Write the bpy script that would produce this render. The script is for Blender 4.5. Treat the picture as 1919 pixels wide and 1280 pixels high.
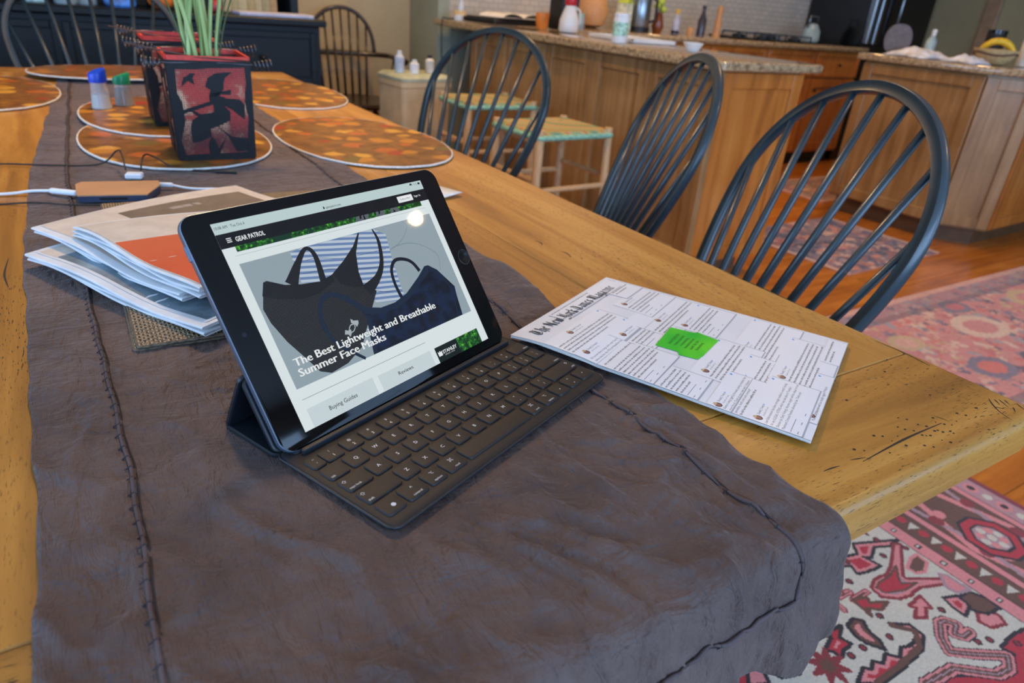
import bpy, math, random
import numpy as np
from mathutils import Vector, Matrix, noise

for o in list(bpy.data.objects):
    bpy.data.objects.remove(o)
S = bpy.context.scene
C = S.collection
random.seed(7)
PI = math.pi


def lin(c):
    return tuple(((v / 255) / 12.92 if v / 255 <= .04045 else ((v / 255 + .055) / 1.055) ** 2.4) for v in c[:3])


# ------------------------------------------------------------------ camera
cam_d = bpy.data.cameras.new('camera')
cam = bpy.data.objects.new('camera', cam_d)
C.objects.link(cam)
RT = Vector((.84706937, -.52588112, .07695803))
DN = Vector((-.17637557, -.41473557, -.89268475))
FW = Vector((.50136329, .74259239, -.44406238))
m = Matrix.Identity(4)
for i in range(3):
    m[i][0], m[i][1], m[i][2] = RT[i], -DN[i], -FW[i]
m[0][3], m[1][3], m[2][3] = -.10471765, -.34420386, 1.06824496
cam.matrix_world = m
cam_d.sensor_fit = 'HORIZONTAL'
cam_d.sensor_width = 36
cam_d.lens = 1290.768 / 1919 * 36
cam_d.clip_start = .01
cam_d.dof.use_dof = True
cam_d.dof.focus_distance = .56
cam_d.dof.aperture_fstop = 8.5
S.camera = cam

# ------------------------------------------------------------------ view, world, lights
if hasattr(S, 'cycles'):
    S.cycles.max_bounces = 7
    S.cycles.diffuse_bounces = 3
    S.cycles.glossy_bounces = 3
    S.cycles.transmission_bounces = 5
S.view_settings.view_transform = 'Standard'
S.view_settings.look = 'None'
S.view_settings.gamma = 1
S.view_settings.use_curve_mapping = False
S.view_settings.exposure = 0.05
w = bpy.data.worlds.new('world')
S.world = w
w.use_nodes = True
bg = w.node_tree.nodes['Background']
bg.inputs[0].default_value = (*lin((190, 212, 240)), 1)
bg.inputs[1].default_value = .55


def area(name, loc, target, sx, sy, power, col):
    d = bpy.data.lights.new(name, 'AREA')
    d.shape = 'RECTANGLE'
    d.size, d.size_y = sx, sy
    d.energy = power
    d.color = col
    o = bpy.data.objects.new(name, d)
    o.location = loc
    o.rotation_euler = (Vector(target) - Vector(loc)).to_track_quat('-Z', 'Y').to_euler()
    C.objects.link(o)
    return o


DAY = lin((168, 206, 255))
# daylight at the window openings (left wall and the wall behind the photographer)
area('daylight_left', (-2.86, .3, 1.5), (0, .3, 1.45), 3.4, 1.3, 95, DAY)
area('daylight_behind', (.6, -2.96, 1.5), (.6, 0, 1.4), 3.6, 1.5, 150, DAY)
area('daylight_right', (4.2, -2.96, 1.3), (4.2, 0, 1.0), 2.2, 1.9, 50, DAY)


# ------------------------------------------------------------------ node materials
MATS = {}


class NT:
    def __init__(self, name):
        self.m = bpy.data.materials.new(name)
        self.m.use_nodes = True
        self.t = self.m.node_tree
        self.b = self.t.nodes['Principled BSDF']
        MATS[name] = self.m

    def n(self, typ, props=None, **inp):
        nd = self.t.nodes.new(typ)
        for k, v in (props or {}).items():
            setattr(nd, k, v)
        for k, v in inp.items():
            self.set(nd, k, v)
        return nd

    def set(self, nd, k, v):
        s = nd.inputs[int(k[1:])] if k[0] == '_' and k[1:].isdigit() else nd.inputs[k.replace('_', ' ')]
        if isinstance(v, bpy.types.NodeSocket):
            self.t.links.new(v, s)
        else:
            s.default_value = v

    def p(self, **kw):
        for k, v in kw.items():
            self.set(self.b, k, v)

    def ramp(self, fac, stops, interp='LINEAR'):
        nd = self.t.nodes.new('ShaderNodeValToRGB')
        nd.color_ramp.interpolation = interp
        e = nd.color_ramp.elements
        while len(e) < len(stops):
            e.new(.5)
        for el, (pos, col) in zip(e, stops):
            el.position = pos
            el.color = (*lin(col), 1)
        self.t.links.new(fac, nd.inputs[0])
        return nd.outputs[0]

    def coord(self, scale=(1, 1, 1), rnd=False, rot=(0, 0, 0), kind='Object'):
        tc = self.n('ShaderNodeTexCoord')
        v = tc.outputs[kind]
        if rnd:
            oi = self.n('ShaderNodeObjectInfo')
            mm = self.n('ShaderNodeVectorMath', {'operation': 'MULTIPLY_ADD'})
            self.t.links.new(oi.outputs['Random'], mm.inputs[0])
            mm.inputs[1].default_value = (3.1, 7.7, 5.3)
            self.t.links.new(v, mm.inputs[2])
            v = mm.outputs[0]
        mp = self.n('ShaderNodeMapping', Vector=v, Scale=scale, Rotation=rot)
        return mp.outputs[0]

    def noise(self, vec, scale=5., detail=4., rough=.55, dist=0.):
        nd = self.n('ShaderNodeTexNoise', Vector=vec, Scale=scale, Detail=detail, Roughness=rough, Distortion=dist)
        return nd.outputs[0]

    def mix(self, fac, a, b, mode='MIX'):
        nd = self.n('ShaderNodeMix', {'data_type': 'RGBA', 'blend_type': mode})
        for s, v in ((0, fac), (6, a), (7, b)):
            if isinstance(v, bpy.types.NodeSocket):
                self.t.links.new(v, nd.inputs[s])
            else:
                nd.inputs[s].default_value = v if s == 0 else (*lin(v), 1)
        return nd.outputs[2]

    def bump(self, h, strength=.2, dist=.001):
        nd = self.n('ShaderNodeBump', Strength=strength, Distance=dist, Height=h)
        self.t.links.new(nd.outputs[0], self.b.inputs['Normal'])


def mat(name, col, rough=.5, metal=0., spec=.5, var=.12, vs=12., bump=0., bs=200., coat=0., stretch=(1, 1, 1), rnd=False, col2=None):
    """plain painted / moulded surface with a little procedural variation"""
    if name in MATS:
        return MATS[name]
    t = NT(name)
    v = t.coord(stretch, rnd)
    n = t.noise(v, vs, 4)
    a = [max(0, c * (1 - var)) for c in col]
    b = col2 or [min(255, c * (1 + var)) for c in col]
    t.p(Base_Color=t.ramp(n, [(.3, a), (.7, b)]), Roughness=rough, Metallic=metal)
    t.b.inputs['Specular IOR Level'].default_value = spec
    t.b.inputs['Coat Weight'].default_value = coat
    t.b.inputs['Coat Roughness'].default_value = .1
    if bump:
        t.bump(t.noise(v, bs, 2), bump)
    return t.m


def emit(name, col, strength=1., base=(4, 4, 5)):
    if name in MATS:
        return MATS[name]
    t = NT(name)
    t.p(Base_Color=(*lin(base), 1), Roughness=.025)
    if name[:3] == 'px_':
        strength *= .78
    t.b.inputs['Emission Color'].default_value = (*lin(col), 1)
    t.b.inputs['Emission Strength'].default_value = strength
    return t.m


def wood(name, dark, mid, light, gs=(26, 1.6, 26), pores=0., rough=.35, ns=1., rnd=True, coat=0.):
    t = NT(name)
    v = t.coord(gs, rnd)
    n1 = t.noise(v, 1. * ns, 5, .6, .6)
    v2 = t.coord((2.2, .8, 2.2), rnd)
    n2 = t.noise(v2, 1.6, 3)
    mx = t.n('ShaderNodeMath', {'operation': 'MULTIPLY_ADD'}, _0=n2, _1=.55, _2=-.27)
    ad = t.n('ShaderNodeMath', {'operation': 'ADD'}, _0=n1, _1=mx.outputs[0])
    col = t.ramp(ad.outputs[0], [(.25, dark), (.5, mid), (.75, light)])
    if pores:
        v3 = t.coord((gs[0] * 34, gs[1] * 75, gs[2] * 34), rnd)
        pz = t.noise(v3, 1., 2, .5)
        pf = t.ramp(pz, [(.60, (0, 0, 0)), (.70, (255, 255, 255))])
        gate = t.ramp(t.noise(t.coord((5, 3, 5), rnd), 1.5, 2), [(.38, (0, 0, 0)), (.58, (255, 255, 255))])
        f = t.n('ShaderNodeMath', {'operation': 'MULTIPLY'}, _0=pf, _1=gate)
        f2 = t.n('ShaderNodeMath', {'operation': 'MULTIPLY'}, _0=f.outputs[0], _1=pores)
        col = t.mix(f2.outputs[0], col, [c * .42 for c in dark])
    t.p(Base_Color=col, Roughness=rough)
    t.b.inputs['Coat Weight'].default_value = coat
    t.b.inputs['Coat Roughness'].default_value = .18
    t.bump(n1, .08)
    return t.m


# ------------------------------------------------------------------ mesh building
class MB:
    def __init__(self):
        self.v = []
        self.f = []

    def add(self, vs, fs):
        k = len(self.v)
        self.v.extend([tuple(map(float, p)) for p in vs])
        self.f.extend([tuple(i + k for i in q) for q in fs])
        return self

    def box(self, x0, x1, y0, y1, z0, z1, ch=0., M=None):
        if ch <= 0:
            vs = [(x, y, z) for z in (z0, z1) for y in (y0, y1) for x in (x0, x1)]
            fs = [(0, 2, 3, 1), (4, 5, 7, 6), (0, 1, 5, 4), (1, 3, 7, 5), (3, 2, 6, 7), (2, 0, 4, 6)]
        else:
            vs, fs = [], []
            X, Y, Z = (x0, x1), (y0, y1), (z0, z1)
            idx = {}
            for i in (0, 1):
                for j in (0, 1):
                    for k in (0, 1):
                        sx, sy, sz = (1, -1)[i] * ch, (1, -1)[j] * ch, (1, -1)[k] * ch
                        idx[i, j, k] = len(vs)
                        vs += [(X[i], Y[j] + sy, Z[k] + sz), (X[i] + sx, Y[j], Z[k] + sz), (X[i] + sx, Y[j] + sy, Z[k])]
            g = lambda a, i, j, k: idx[i, j, k] + a
            fs.append((g(0, 0, 0, 0), g(0, 0, 0, 1), g(0, 0, 1, 1), g(0, 0, 1, 0)))
            fs.append((g(0, 1, 0, 0), g(0, 1, 1, 0), g(0, 1, 1, 1), g(0, 1, 0, 1)))
            fs.append((g(1, 0, 0, 0), g(1, 1, 0, 0), g(1, 1, 0, 1), g(1, 0, 0, 1)))
            fs.append((g(1, 0, 1, 0), g(1, 0, 1, 1), g(1, 1, 1, 1), g(1, 1, 1, 0)))
            fs.append((g(2, 0, 0, 0), g(2, 0, 1, 0), g(2, 1, 1, 0), g(2, 1, 0, 0)))
            fs.append((g(2, 0, 0, 1), g(2, 1, 0, 1), g(2, 1, 1, 1), g(2, 0, 1, 1)))
            for k in (0, 1):
                for j in (0, 1):
                    fs.append((g(1, 0, j, k), g(2, 0, j, k), g(2, 1, j, k), g(1, 1, j, k)))
                for i in (0, 1):
                    fs.append((g(0, i, 0, k), g(2, i, 0, k), g(2, i, 1, k), g(0, i, 1, k)))
            for i in (0, 1):
                for j in (0, 1):
                    fs.append((g(0, i, j, 0), g(1, i, j, 0), g(1, i, j, 1), g(0, i, j, 1)))
            for i in (0, 1):
                for j in (0, 1):
                    for k in (0, 1):
                        fs.append((g(0, i, j, k), g(1, i, j, k), g(2, i, j, k)))
        if M is not None:
            vs = [tuple(M @ Vector(p)) for p in vs]
        return self.add(vs, fs)

    def tube(self, pts, r, n=8, caps=True, closed=False):
        pts = [Vector(p) for p in pts]
        N = len(pts)
        rs = r if hasattr(r, '__len__') else [r] * N
        tang = []
        for i in range(N):
            a = pts[(i - 1) % N] if closed or i > 0 else pts[i]
            b = pts[(i + 1) % N] if closed or i < N - 1 else pts[i]
            d = (b - a)
            tang.append(d.normalized() if d.length > 1e-9 else Vector((0, 0, 1)))
        t0 = tang[0]
        u = t0.orthogonal().normalized()
        vs, fs = [], []
        for i in range(N):
            t = tang[i]
            u = (u - t * u.dot(t))
            u = u.normalized() if u.length > 1e-9 else t.orthogonal().normalized()
            w_ = t.cross(u)
            for k in range(n):
                a = 2 * PI * k / n
                vs.append(pts[i] + (u * math.cos(a) + w_ * math.sin(a)) * rs[i])
        for i in range(N if closed else N - 1):
            j = (i + 1) % N
            for k in range(n):
                l = (k + 1) % n
                fs.append((i * n + k, i * n + l, j * n + l, j * n + k))
        if caps and not closed:
            fs.append(tuple(range(n))[::-1])
            fs.append(tuple((N - 1) * n + k for k in range(n)))
        return self.add(vs, fs)

    def lathe(self, prof, n=20, c=(0, 0, 0), M=None):
        vs, fs = [], []
        for r, z in prof:
            for k in range(n):
                a = 2 * PI * k / n
                p = Vector((c[0] + r * math.cos(a), c[1] + r * math.sin(a), c[2] + z))
                vs.append(M @ p if M is not None else p)
        for i in range(len(prof) - 1):
            for k in range(n):
                l = (k + 1) % n
                fs.append((i * n + k, i * n + l, (i + 1) * n + l, (i + 1) * n + k))
        fs.append(tuple(range(n))[::-1])
        fs.append(tuple((len(prof) - 1) * n + k for k in range(n)))
        return self.add(vs, fs)

    def prism(self, poly, z0, z1, fn=None):
        """polygon (x, y) extruded from z0 to z1; fn maps (x, y, z) to 3D"""
        fn = fn or (lambda x, y, z: (x, y, z))
        n = len(poly)
        vs = [fn(x, y, z0) for x, y in poly] + [fn(x, y, z1) for x, y in poly]
        fs = [tuple(range(n))[::-1], tuple(range(n, 2 * n))]
        fs += [(i, (i + 1) % n, n + (i + 1) % n, n + i) for i in range(n)]
        return self.add(vs, fs)

    def loops(self, rings, cap0=True, cap1=True):
        """skin a list of equal-length rings"""
        n = len(rings[0])
        vs = [p for r_ in rings for p in r_]
        fs = []
        for i in range(len(rings) - 1):
            for k in range(n):
                l = (k + 1) % n
                fs.append((i * n + k, i * n + l, (i + 1) * n + l, (i + 1) * n + k))
        if cap0:
            fs.append(tuple(range(n))[::-1])
        if cap1:
            fs.append(tuple((len(rings) - 1) * n + k for k in range(n)))
        return self.add(vs, fs)

    def grid(self, fn, nu, nv):
        vs = [fn(i / nu, j / nv) for j in range(nv + 1) for i in range(nu + 1)]
        fs = [(j * (nu + 1) + i, j * (nu + 1) + i + 1, (j + 1) * (nu + 1) + i + 1, (j + 1) * (nu + 1) + i)
              for j in range(nv) for i in range(nu)]
        return self.add(vs, fs)

    def build(self, name, material, parent=None, smooth=False, loc=None):
        me = bpy.data.meshes.new(name)
        me.from_pydata(self.v, [], self.f)
        me.update()
        if smooth is True:
            me.polygons.foreach_set('use_smooth', [True] * len(me.polygons))
        elif smooth:
            me.polygons.foreach_set('use_smooth', [True] * len(me.polygons))
            me.set_sharp_from_angle(angle=math.radians(smooth))
        if material is not None:
            me.materials.append(material)
        o = bpy.data.objects.new(name, me)
        C.objects.link(o)
        if parent is not None:
            o.parent = parent
        if loc is not None:
            o.location = loc
        return o


def rrect(x0, x1, y0, y1, r, n=5):
    r = min(r, (x1 - x0) / 2 - 1e-6, (y1 - y0) / 2 - 1e-6)
    out = []
    for cx, cy, a0 in ((x1 - r, y1 - r, 0), (x0 + r, y1 - r, 90), (x0 + r, y0 + r, 180), (x1 - r, y0 + r, 270)):
        for k in range(n + 1):
            a = math.radians(a0 + 90 * k / n)
            out.append((cx + r * math.cos(a), cy + r * math.sin(a)))
    return out


def slab(x0, x1, y0, y1, r, prof, n=5):
    """rounded plate: prof = [(inset, z), ...]"""
    mb = MB()
    mb.loops([[(x, y, z) for x, y in rrect(x0 + i, x1 - i, y0 + i, y1 - i, max(r - i, .0002), n)] for i, z in prof])
    return mb


def ribbon(pts, ws):
    """flat tapered band along 2D points -> polygon"""
    pts = smooth2(pts)
    n = len(pts)
    L, Rr = [], []
    for i, (x, y) in enumerate(pts):
        a = pts[max(i - 1, 0)]
        b = pts[min(i + 1, n - 1)]
        dx, dy = b[0] - a[0], b[1] - a[1]
        d = math.hypot(dx, dy) or 1
        t = i / (n - 1) * (len(ws) - 1)
        k = min(int(t), len(ws) - 2)
        wv = (ws[k] * (1 - t + k) + ws[k + 1] * (t - k)) / 2
        L.append((x - dy / d * wv, y + dx / d * wv))
        Rr.append((x + dy / d * wv, y - dx / d * wv))
    return L, Rr


def smooth2(pts, k=5):
    """Catmull-Rom through points of any dimension"""
    P = [np.array(p, float) for p in pts]
    out = []
    for i in range(len(P) - 1):
        p0, p1, p2, p3 = P[max(i - 1, 0)], P[i], P[i + 1], P[min(i + 2, len(P) - 1)]
        for j in range(k):
            t = j / k
            out.append(tuple(.5 * (2 * p1 + (p2 - p0) * t + (2 * p0 - 5 * p1 + 4 * p2 - p3) * t * t + (3 * p1 - p0 - 3 * p2 + p3) * t ** 3)))
    out.append(tuple(P[-1]))
    return out


def interp(x, tab):
    tab = sorted(tab)
    return float(np.interp(x, [a for a, b in tab], [b for a, b in tab]))


def sstep(a, b, x):
    t = min(1, max(0, (x - a) / (b - a)))
    return t * t * (3 - 2 * t)


def tag(o, label=None, cat=None, group=None, kind=None):
    for k, v in (('label', label), ('category', cat), ('group', group), ('kind', kind)):
        if v:
            o[k] = v
    return o


def empty(name, loc=(0, 0, 0), rz=0., label=None, cat=None, group=None, parent=None):
    o = bpy.data.objects.new(name, None)
    o.empty_display_size = .05
    o.location = loc
    o.rotation_euler = (0, 0, rz)
    C.objects.link(o)
    if parent:
        o.parent = parent
    return tag(o, label, cat, group)


def copy_tree(o, parent=None):
    c = o.copy()
    C.objects.link(c)
    c.parent = parent
    for ch in list(o.children):
        copy_tree(ch, c)
    return c


TXT = {}


def text_geo(s, size, align='LEFT', bold=0., sx=1.):
    """outline text -> (verts 2D, faces), built-in font"""
    key = (s, size, align, bold, sx)
    if key not in TXT:
        cu = bpy.data.curves.new('t', 'FONT')
        cu.body = s
        cu.size = size
        cu.align_x = align
        cu.offset = bold * size
        cu.resolution_u = 2
        ob = bpy.data.objects.new('t', cu)
        me = bpy.data.meshes.new_from_object(ob)
        vs = [(v.co.x * sx, v.co.y) for v in me.vertices]
        fs = [tuple(p.vertices) for p in me.polygons]
        bpy.data.objects.remove(ob)
        bpy.data.meshes.remove(me)
        bpy.data.curves.remove(cu)
        TXT[key] = (vs, fs)
    return TXT[key]


def text_into(mb, s, size, x, y, z, align='LEFT', bold=0., fit=None, fn=None, sx=1., rot=0.):
    vs, fs = text_geo(s, size, align, bold, sx)
    if fit and vs:
        w_ = max(v[0] for v in vs) - min(v[0] for v in vs)
        k = fit / w_
        vs = [(a * k, b) for a, b in vs]
    if rot:
        c_, s_ = math.cos(rot), math.sin(rot)
        vs = [(a * c_ - b * s_, a * s_ + b * c_) for a, b in vs]
    fn = fn or (lambda a, b, c_: (a, b, c_))
    mb.add([fn(x + a, y + b, z) for a, b in vs], fs)
    return mb

# ================================================================== the setting
T = .77            # table top
FLOOR_X = (-2.8, 6.6)
mat('wall_tan', (196, 176, 136), .8, var=.04, vs=3, bump=.05, bs=60)
mat('wall_shade_green', (150, 158, 140), .8, var=.05, vs=3)  # shade on the tan wall by the counter, put into a grey-green
mat('wall_white', (222, 220, 212), .85, var=.03)
mat('trim_white', (225, 225, 218), .5, var=.02)
mat('wall_olive', (150, 145, 112), .8, var=.05, vs=3)
wood('floor_wood', (144, 78, 24), (186, 108, 36), (208, 132, 54), gs=(1.6, 24, 24), rough=.28, coat=.3)

fl = MB().box(-2.9, 6.7, -3.1, 6.6, -.05, -.008).build('floor', mat('subfloor', (120, 70, 35), .6))
fl['kind'] = 'structure'
# strip floor boards where the photograph shows the floor
plank_meshes = {}
row = 0
y = -.9
while y < 4.0:
    x = 1.0 - (row * .37) % .9
    while x < 6.5:
        L = (1.1, 1.45, .95, 1.7)[(row * 7 + int(x * 3)) % 4]
        x1 = min(x + L, 6.6)
        key = round(x1 - x, 2)
        if key not in plank_meshes:
            o = MB().box(0, key - .002, 0, .094, -.008, 0, .0012).build('floor_board', MATS['floor_wood'], fl)
            plank_meshes[key] = o.data
        else:
            o = bpy.data.objects.new('floor_board', plank_meshes[key])
            C.objects.link(o)
            o.parent = fl
        o.location = (x, y, 0)
        x = x + key
    y += .096
    row += 1


def struct(name, mb, m_, parent=None, smooth=False):
    o = mb.build(name, m_, parent, smooth)
    if parent is None:
        o['kind'] = 'structure'
    return o


H = 2.6
struct('ceiling', MB().box(-2.9, 6.7, -3.1, 6.7, H, H + .06), MATS['wall_white'])
struct('wall_back', MB().box(1.02, 2.06, 4.45, 4.55, 0, H).box(-2.9, 1.12, 3.90, 4.55, 0, H), MATS['wall_tan'])
struct('wall_jog', MB().box(2.06, 2.14, 4.02, 4.55, 0, H), MATS['wall_shade_green'])  # wall return whose grey-green carries the painted shade of the tan wall
t_ = NT('tile_wall')
v_ = t_.coord((1, 1, 1), rot=(PI / 2, 0, 0))
br = t_.n('ShaderNodeTexBrick', Vector=v_, Scale=7., Mortar_Size=.012, Color1=(*lin((206, 196, 180)), 1), Color2=(*lin((190, 184, 172)), 1), Mortar=(*lin((150, 148, 140)), 1))
t_.p(Base_Color=br.outputs[0], Roughness=.25)
struct('wall_counter_shade', MB().box(2.14, 2.66, 4.0, 4.02, 0, .88), MATS['wall_shade_green'])  # thin added panel, the shade under the counter painted as its colour
struct('wall_kitchen', MB().box(2.14, 6.6, 4.02, 4.1, 0, H), MATS['tile_wall'])
struct('wall_right', MB().box(6.6, 6.7, -3.1, 4.1, 0, H), MATS['wall_olive'])
struct('baseboard_back', MB().box(1.12, 2.06, 4.43, 4.45, 0, .11, .004), MATS['trim_white'])


# left wall and the wall behind the photographer, with their window openings
def wall_with_windows(name, axis, pos, a0, a1, wins, thick):
    mb = MB()
    cuts = sorted(wins)
    cur = a0
    for (w0, w1, z0, z1) in cuts:
        segs = [(cur, w0, 0, H), (w0, w1, 0, z0), (w0, w1, z1, H)]
        for (p, q, zz0, zz1) in segs:
            if axis == 'x':
                mb.box(pos - thick, pos, p, q, zz0, zz1)
            else:
                mb.box(p, q, pos - thick, pos, zz0, zz1)
        cur = w1
    if axis == 'x':
        mb.box(pos - thick, pos, cur, a1, 0, H)
    else:
        mb.box(cur, a1, pos - thick, pos, 0, H)
    return struct(name, mb, MATS['wall_tan'])


wl = [(-1.4, .25, .85, 2.15), (.35, 2.0, .85, 2.15)]
wf = [(-1.2, .55, .75, 2.25), (.65, 2.4, .75, 2.25), (3.1, 5.3, .35, 2.25)]
wall_with_windows('wall_left', 'x', -2.8, -3.1, 4.55, wl, .1)
wall_with_windows('wall_front', 'y', -2.9, -2.9, 6.7, wf, .1)
k = 1
for (axis, pos, lst) in (('x', -2.8, wl), ('y', -2.9, wf)):
    for (a0, a1, z0, z1) in lst:
        mb = MB()
        bars = [(a0, a1, z0 - .05, z0), (a0, a1, z1, z1 + .06), (a0 - .06, a0, z0 - .05, z1 + .06), (a1, a1 + .06, z0 - .05, z1 + .06),
                ((a0 + a1) / 2 - .02, (a0 + a1) / 2 + .02, z0, z1), (a0, a1, (z0 + z1) / 2 - .018, (z0 + z1) / 2 + .018)]
        for (p, q, zz0, zz1) in bars:
            if axis == 'x':
                mb.box(pos - .03, pos + .02, p, q, zz0, zz1, .004)
            else:
                mb.box(p, q, pos - .03, pos + .02, zz0, zz1, .004)
        struct('window_%d' % k, mb, MATS['trim_white'])
        k += 1

# recessed ceiling lamps: modelled fixtures with warm bulbs
WARM = lin((255, 205, 140))


def downlight(x, y, power, label, r=.05, strength=30., soft=.08):
    e = empty('ceiling_lamp', (x, y, H), 0, label, 'lamp', 'recessed ceiling lamps')
    MB().lathe([(r + .03, 0), (r + .03, -.006), (r + .002, -.01), (r + .002, 0)], 24).build('trim_ring', MATS['trim_white'], e, True)
    MB().lathe([(r, -.001), (r, -.006)], 24).build('bulb_lens', emit('lamp_glow', (255, 226, 180), strength), e)
    d = bpy.data.lights.new('bulb', 'SPOT')
    d.energy = power
    d.color = WARM
    d.spot_size = math.radians(150)
    d.spot_blend = .9
    d.shadow_soft_size = soft
    o = bpy.data.objects.new('bulb', d)
    o.location = (0, 0, -.03)
    o.parent = e
    C.objects.link(o)


downlight(2.935, -.485, 36, 'recessed lamp over the rugs to the right of the table', soft=.03, r=.04)
downlight(.30, 1.5, 150, 'recessed lamp above the far half of the dining table', soft=.16)
downlight(3.1, 1.6, 52, 'recessed lamp between the peninsula and the corner cabinet')
downlight(4.6, 2.6, 52, 'recessed lamp in front of the black wall oven')
downlight(2.9, 3.2, 62, 'recessed lamp above the peninsula end by the tiled wall')
downlight(1.25, 3.35, 62, 'added recessed lamp brightening the tan wall beside the black sideboard')  # added, unseen lamp that brightens the tan wall

# ================================================================== dining table
wood('table_wood', (130, 84, 26), (178, 124, 48), (204, 154, 76), gs=(24, 1.5, 24), pores=.95, rough=.42, coat=.12)
mat('wear_dark', (44, 36, 26), .8)
TX0, TX1, TY0, TY1 = -.48, .612, -.16, 2.33
table = empty('dining_table', ((TX0 + TX1) / 2, (TY0 + TY1) / 2, 0), 0, 'long golden plank dining table with worm holes and a breadboard end', 'table')
tc = Vector(table.location)
TH = .046


def plank_mesh(wd, ln, round_x=(0, 0), round_y=(0, 0)):
    """board with its length along y; edges listed in round_* get a worn round-over"""
    prof = []
    # section in (x, z)
    def corner(sx, big):
        r = .011 if big else .0014
        out = []
        for k in range(5 if big else 2):
            a = PI / 2 * k / (4 if big else 1)
            out.append((sx * (wd / 2 - r + r * math.sin(a)), -r + r * math.cos(a)))
        return out
    top_r = corner(1, round_x[1])
    top_l = corner(-1, round_x[0])[::-1]
    sec = top_l + top_r + [(wd / 2 - (.004 if round_x[1] else 0), -TH), (-wd / 2 + (.004 if round_x[0] else 0), -TH)]
    ys = [(-ln / 2, 0)]
    rings = []
    def ends(s, big):
        r = .011 if big else .0014
        n = 5 if big else 2
        return [(s * (ln / 2 - r + r * math.sin(PI / 2 * k / (n - 1))), -r + r * math.cos(PI / 2 * k / (n - 1))) for k in range(n)]
    seq = ends(-1, round_y[0])[::-1] + ends(1, round_y[1])
    for (yy, dz) in seq:
        rings.append([(x, yy, z + (dz if z > -TH + .001 else 0)) for x, z in sec])
    mb = MB()
    mb.loops(rings)
    return mb


BBW = .128
bx = [TX0, -.255, -.06, .135, .3885, TX1]
for i in range(5):
    wd = bx[i + 1] - bx[i]
    ln = TY1 - TY0 - 2 * BBW
    o = plank_mesh(wd - .0012, ln - .0012, (i == 0, i == 4)).build('plank', MATS['table_wood'], table, 40)
    o.location = Vector(((bx[i] + bx[i + 1]) / 2, (TY0 + TY1) / 2, T)) - tc
for yc, rz in ((TY0 + BBW / 2, PI / 2), (TY1 - BBW / 2, -PI / 2)):
    # rotated so that its length runs across the table; worn outer edge
    o = plank_mesh(BBW, TX1 - TX0, (1, 0), (1, 1)).build('breadboard_end', MATS['table_wood'], table, 40)
    o.rotation_euler = (0, 0, rz)
    o.location = Vector(((TX0 + TX1) / 2, yc, T)) - tc
MB().box(TX0 + .12, TX1 - .12, TY0 + .16, TY0 + .185, T - TH - .09, T - TH).box(TX0 + .12, TX1 - .12, TY1 - .185, TY1 - .16, T - TH - .09, T - TH) \
    .box(TX0 + .12, TX0 + .145, TY0 + .16, TY1 - .16, T - TH - .09, T - TH).box(TX1 - .145, TX1 - .12, TY0 + .16, TY1 - .16, T - TH - .09, T - TH) \
    .build('apron', MATS['table_wood'], table, loc=-tc)
leg_prof = [(.034, 0), (.04, .02), (.03, .06), (.036, .12), (.046, .3), (.05, .42), (.036, .5), (.05, .53), (.05, .56), (.038, .58), (.05, .6), (.05, T - TH)]
for lx in (TX0 + .3, TX1 - .3):
    for ly in (TY0 + .46, TY1 - .46):
        MB().lathe([(leg_prof[0][0], .0075)] + leg_prof[1:] if ly < .5 else leg_prof, 18).build('leg', MATS['table_wood'], table, True, loc=Vector((lx, ly, 0)) - tc)

# worm holes, scratches and old ink marks on the end board
holes = [(.4662, -.1045), (.471, -.1096), (.4512, -.1131), (.4534, -.1183), (.4246, -.1158), (.4371, -.1214), (.4256, -.1235), (.4303, -.1328), (.4073, -.1328), (.3903, -.1215), (.3841, -.1167), (.4722, -.1188), (.4765, -.1239), (.4588, -.1229), (.4589, -.1301), (.4613, -.1322), (.4651, -.1337), (.4759, -.1313), (.4795, -.132), (.4812, -.1355), (.4952, -.1292), (.4912, -.1238), (.4963, -.1186), (.4884, -.1379), (.4881, -.1409), (.4671, -.1423), (.471, -.1474), (.4501, -.1446), (.445, -.1399), (.5257, -.1241), (.5299, -.1298), (.5531, -.1273), (.5354, -.0941), (.5384, -.0471), (.5665, -.0326), (.45, -.0651), (.4184, -.1119), (.5005, -.1328), (.5111, -.1313)]
rr = random.Random(3)
mb = MB()
for hx, hy in holes:
    r = .0006 + .0007 * rr.random()
    mb.prism([(hx + r * 1.3 * math.cos(a * PI / 4), hy + r * math.sin(a * PI / 4)) for a in range(8)], T - .0006, T + .00012)
for _ in range(60):
    hx, hy = rr.uniform(-.4, .6), rr.uniform(-.14, 2.2)
    if -.17 < hx < .33:
        continue
    r = .0005 + .0007 * rr.random()
    mb.prism([(hx + r * math.cos(a * PI / 3), hy + r * (1 + rr.random()) * math.sin(a * PI / 3)) for a in range(6)], T - .0006, T + .00012)
mb.build('worm_holes', MATS['wear_dark'], table, loc=-tc)['kind'] = 'stuff'


def scratch(mb, pts, ws):
    L, R_ = ribbon(pts, ws)
    n = len(L)
    vs = [(x, y, T + .00012) for x, y in L + R_]
    mb.add(vs, [(i, i + 1, n + i + 1, n + i) for i in range(n - 1)])


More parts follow.
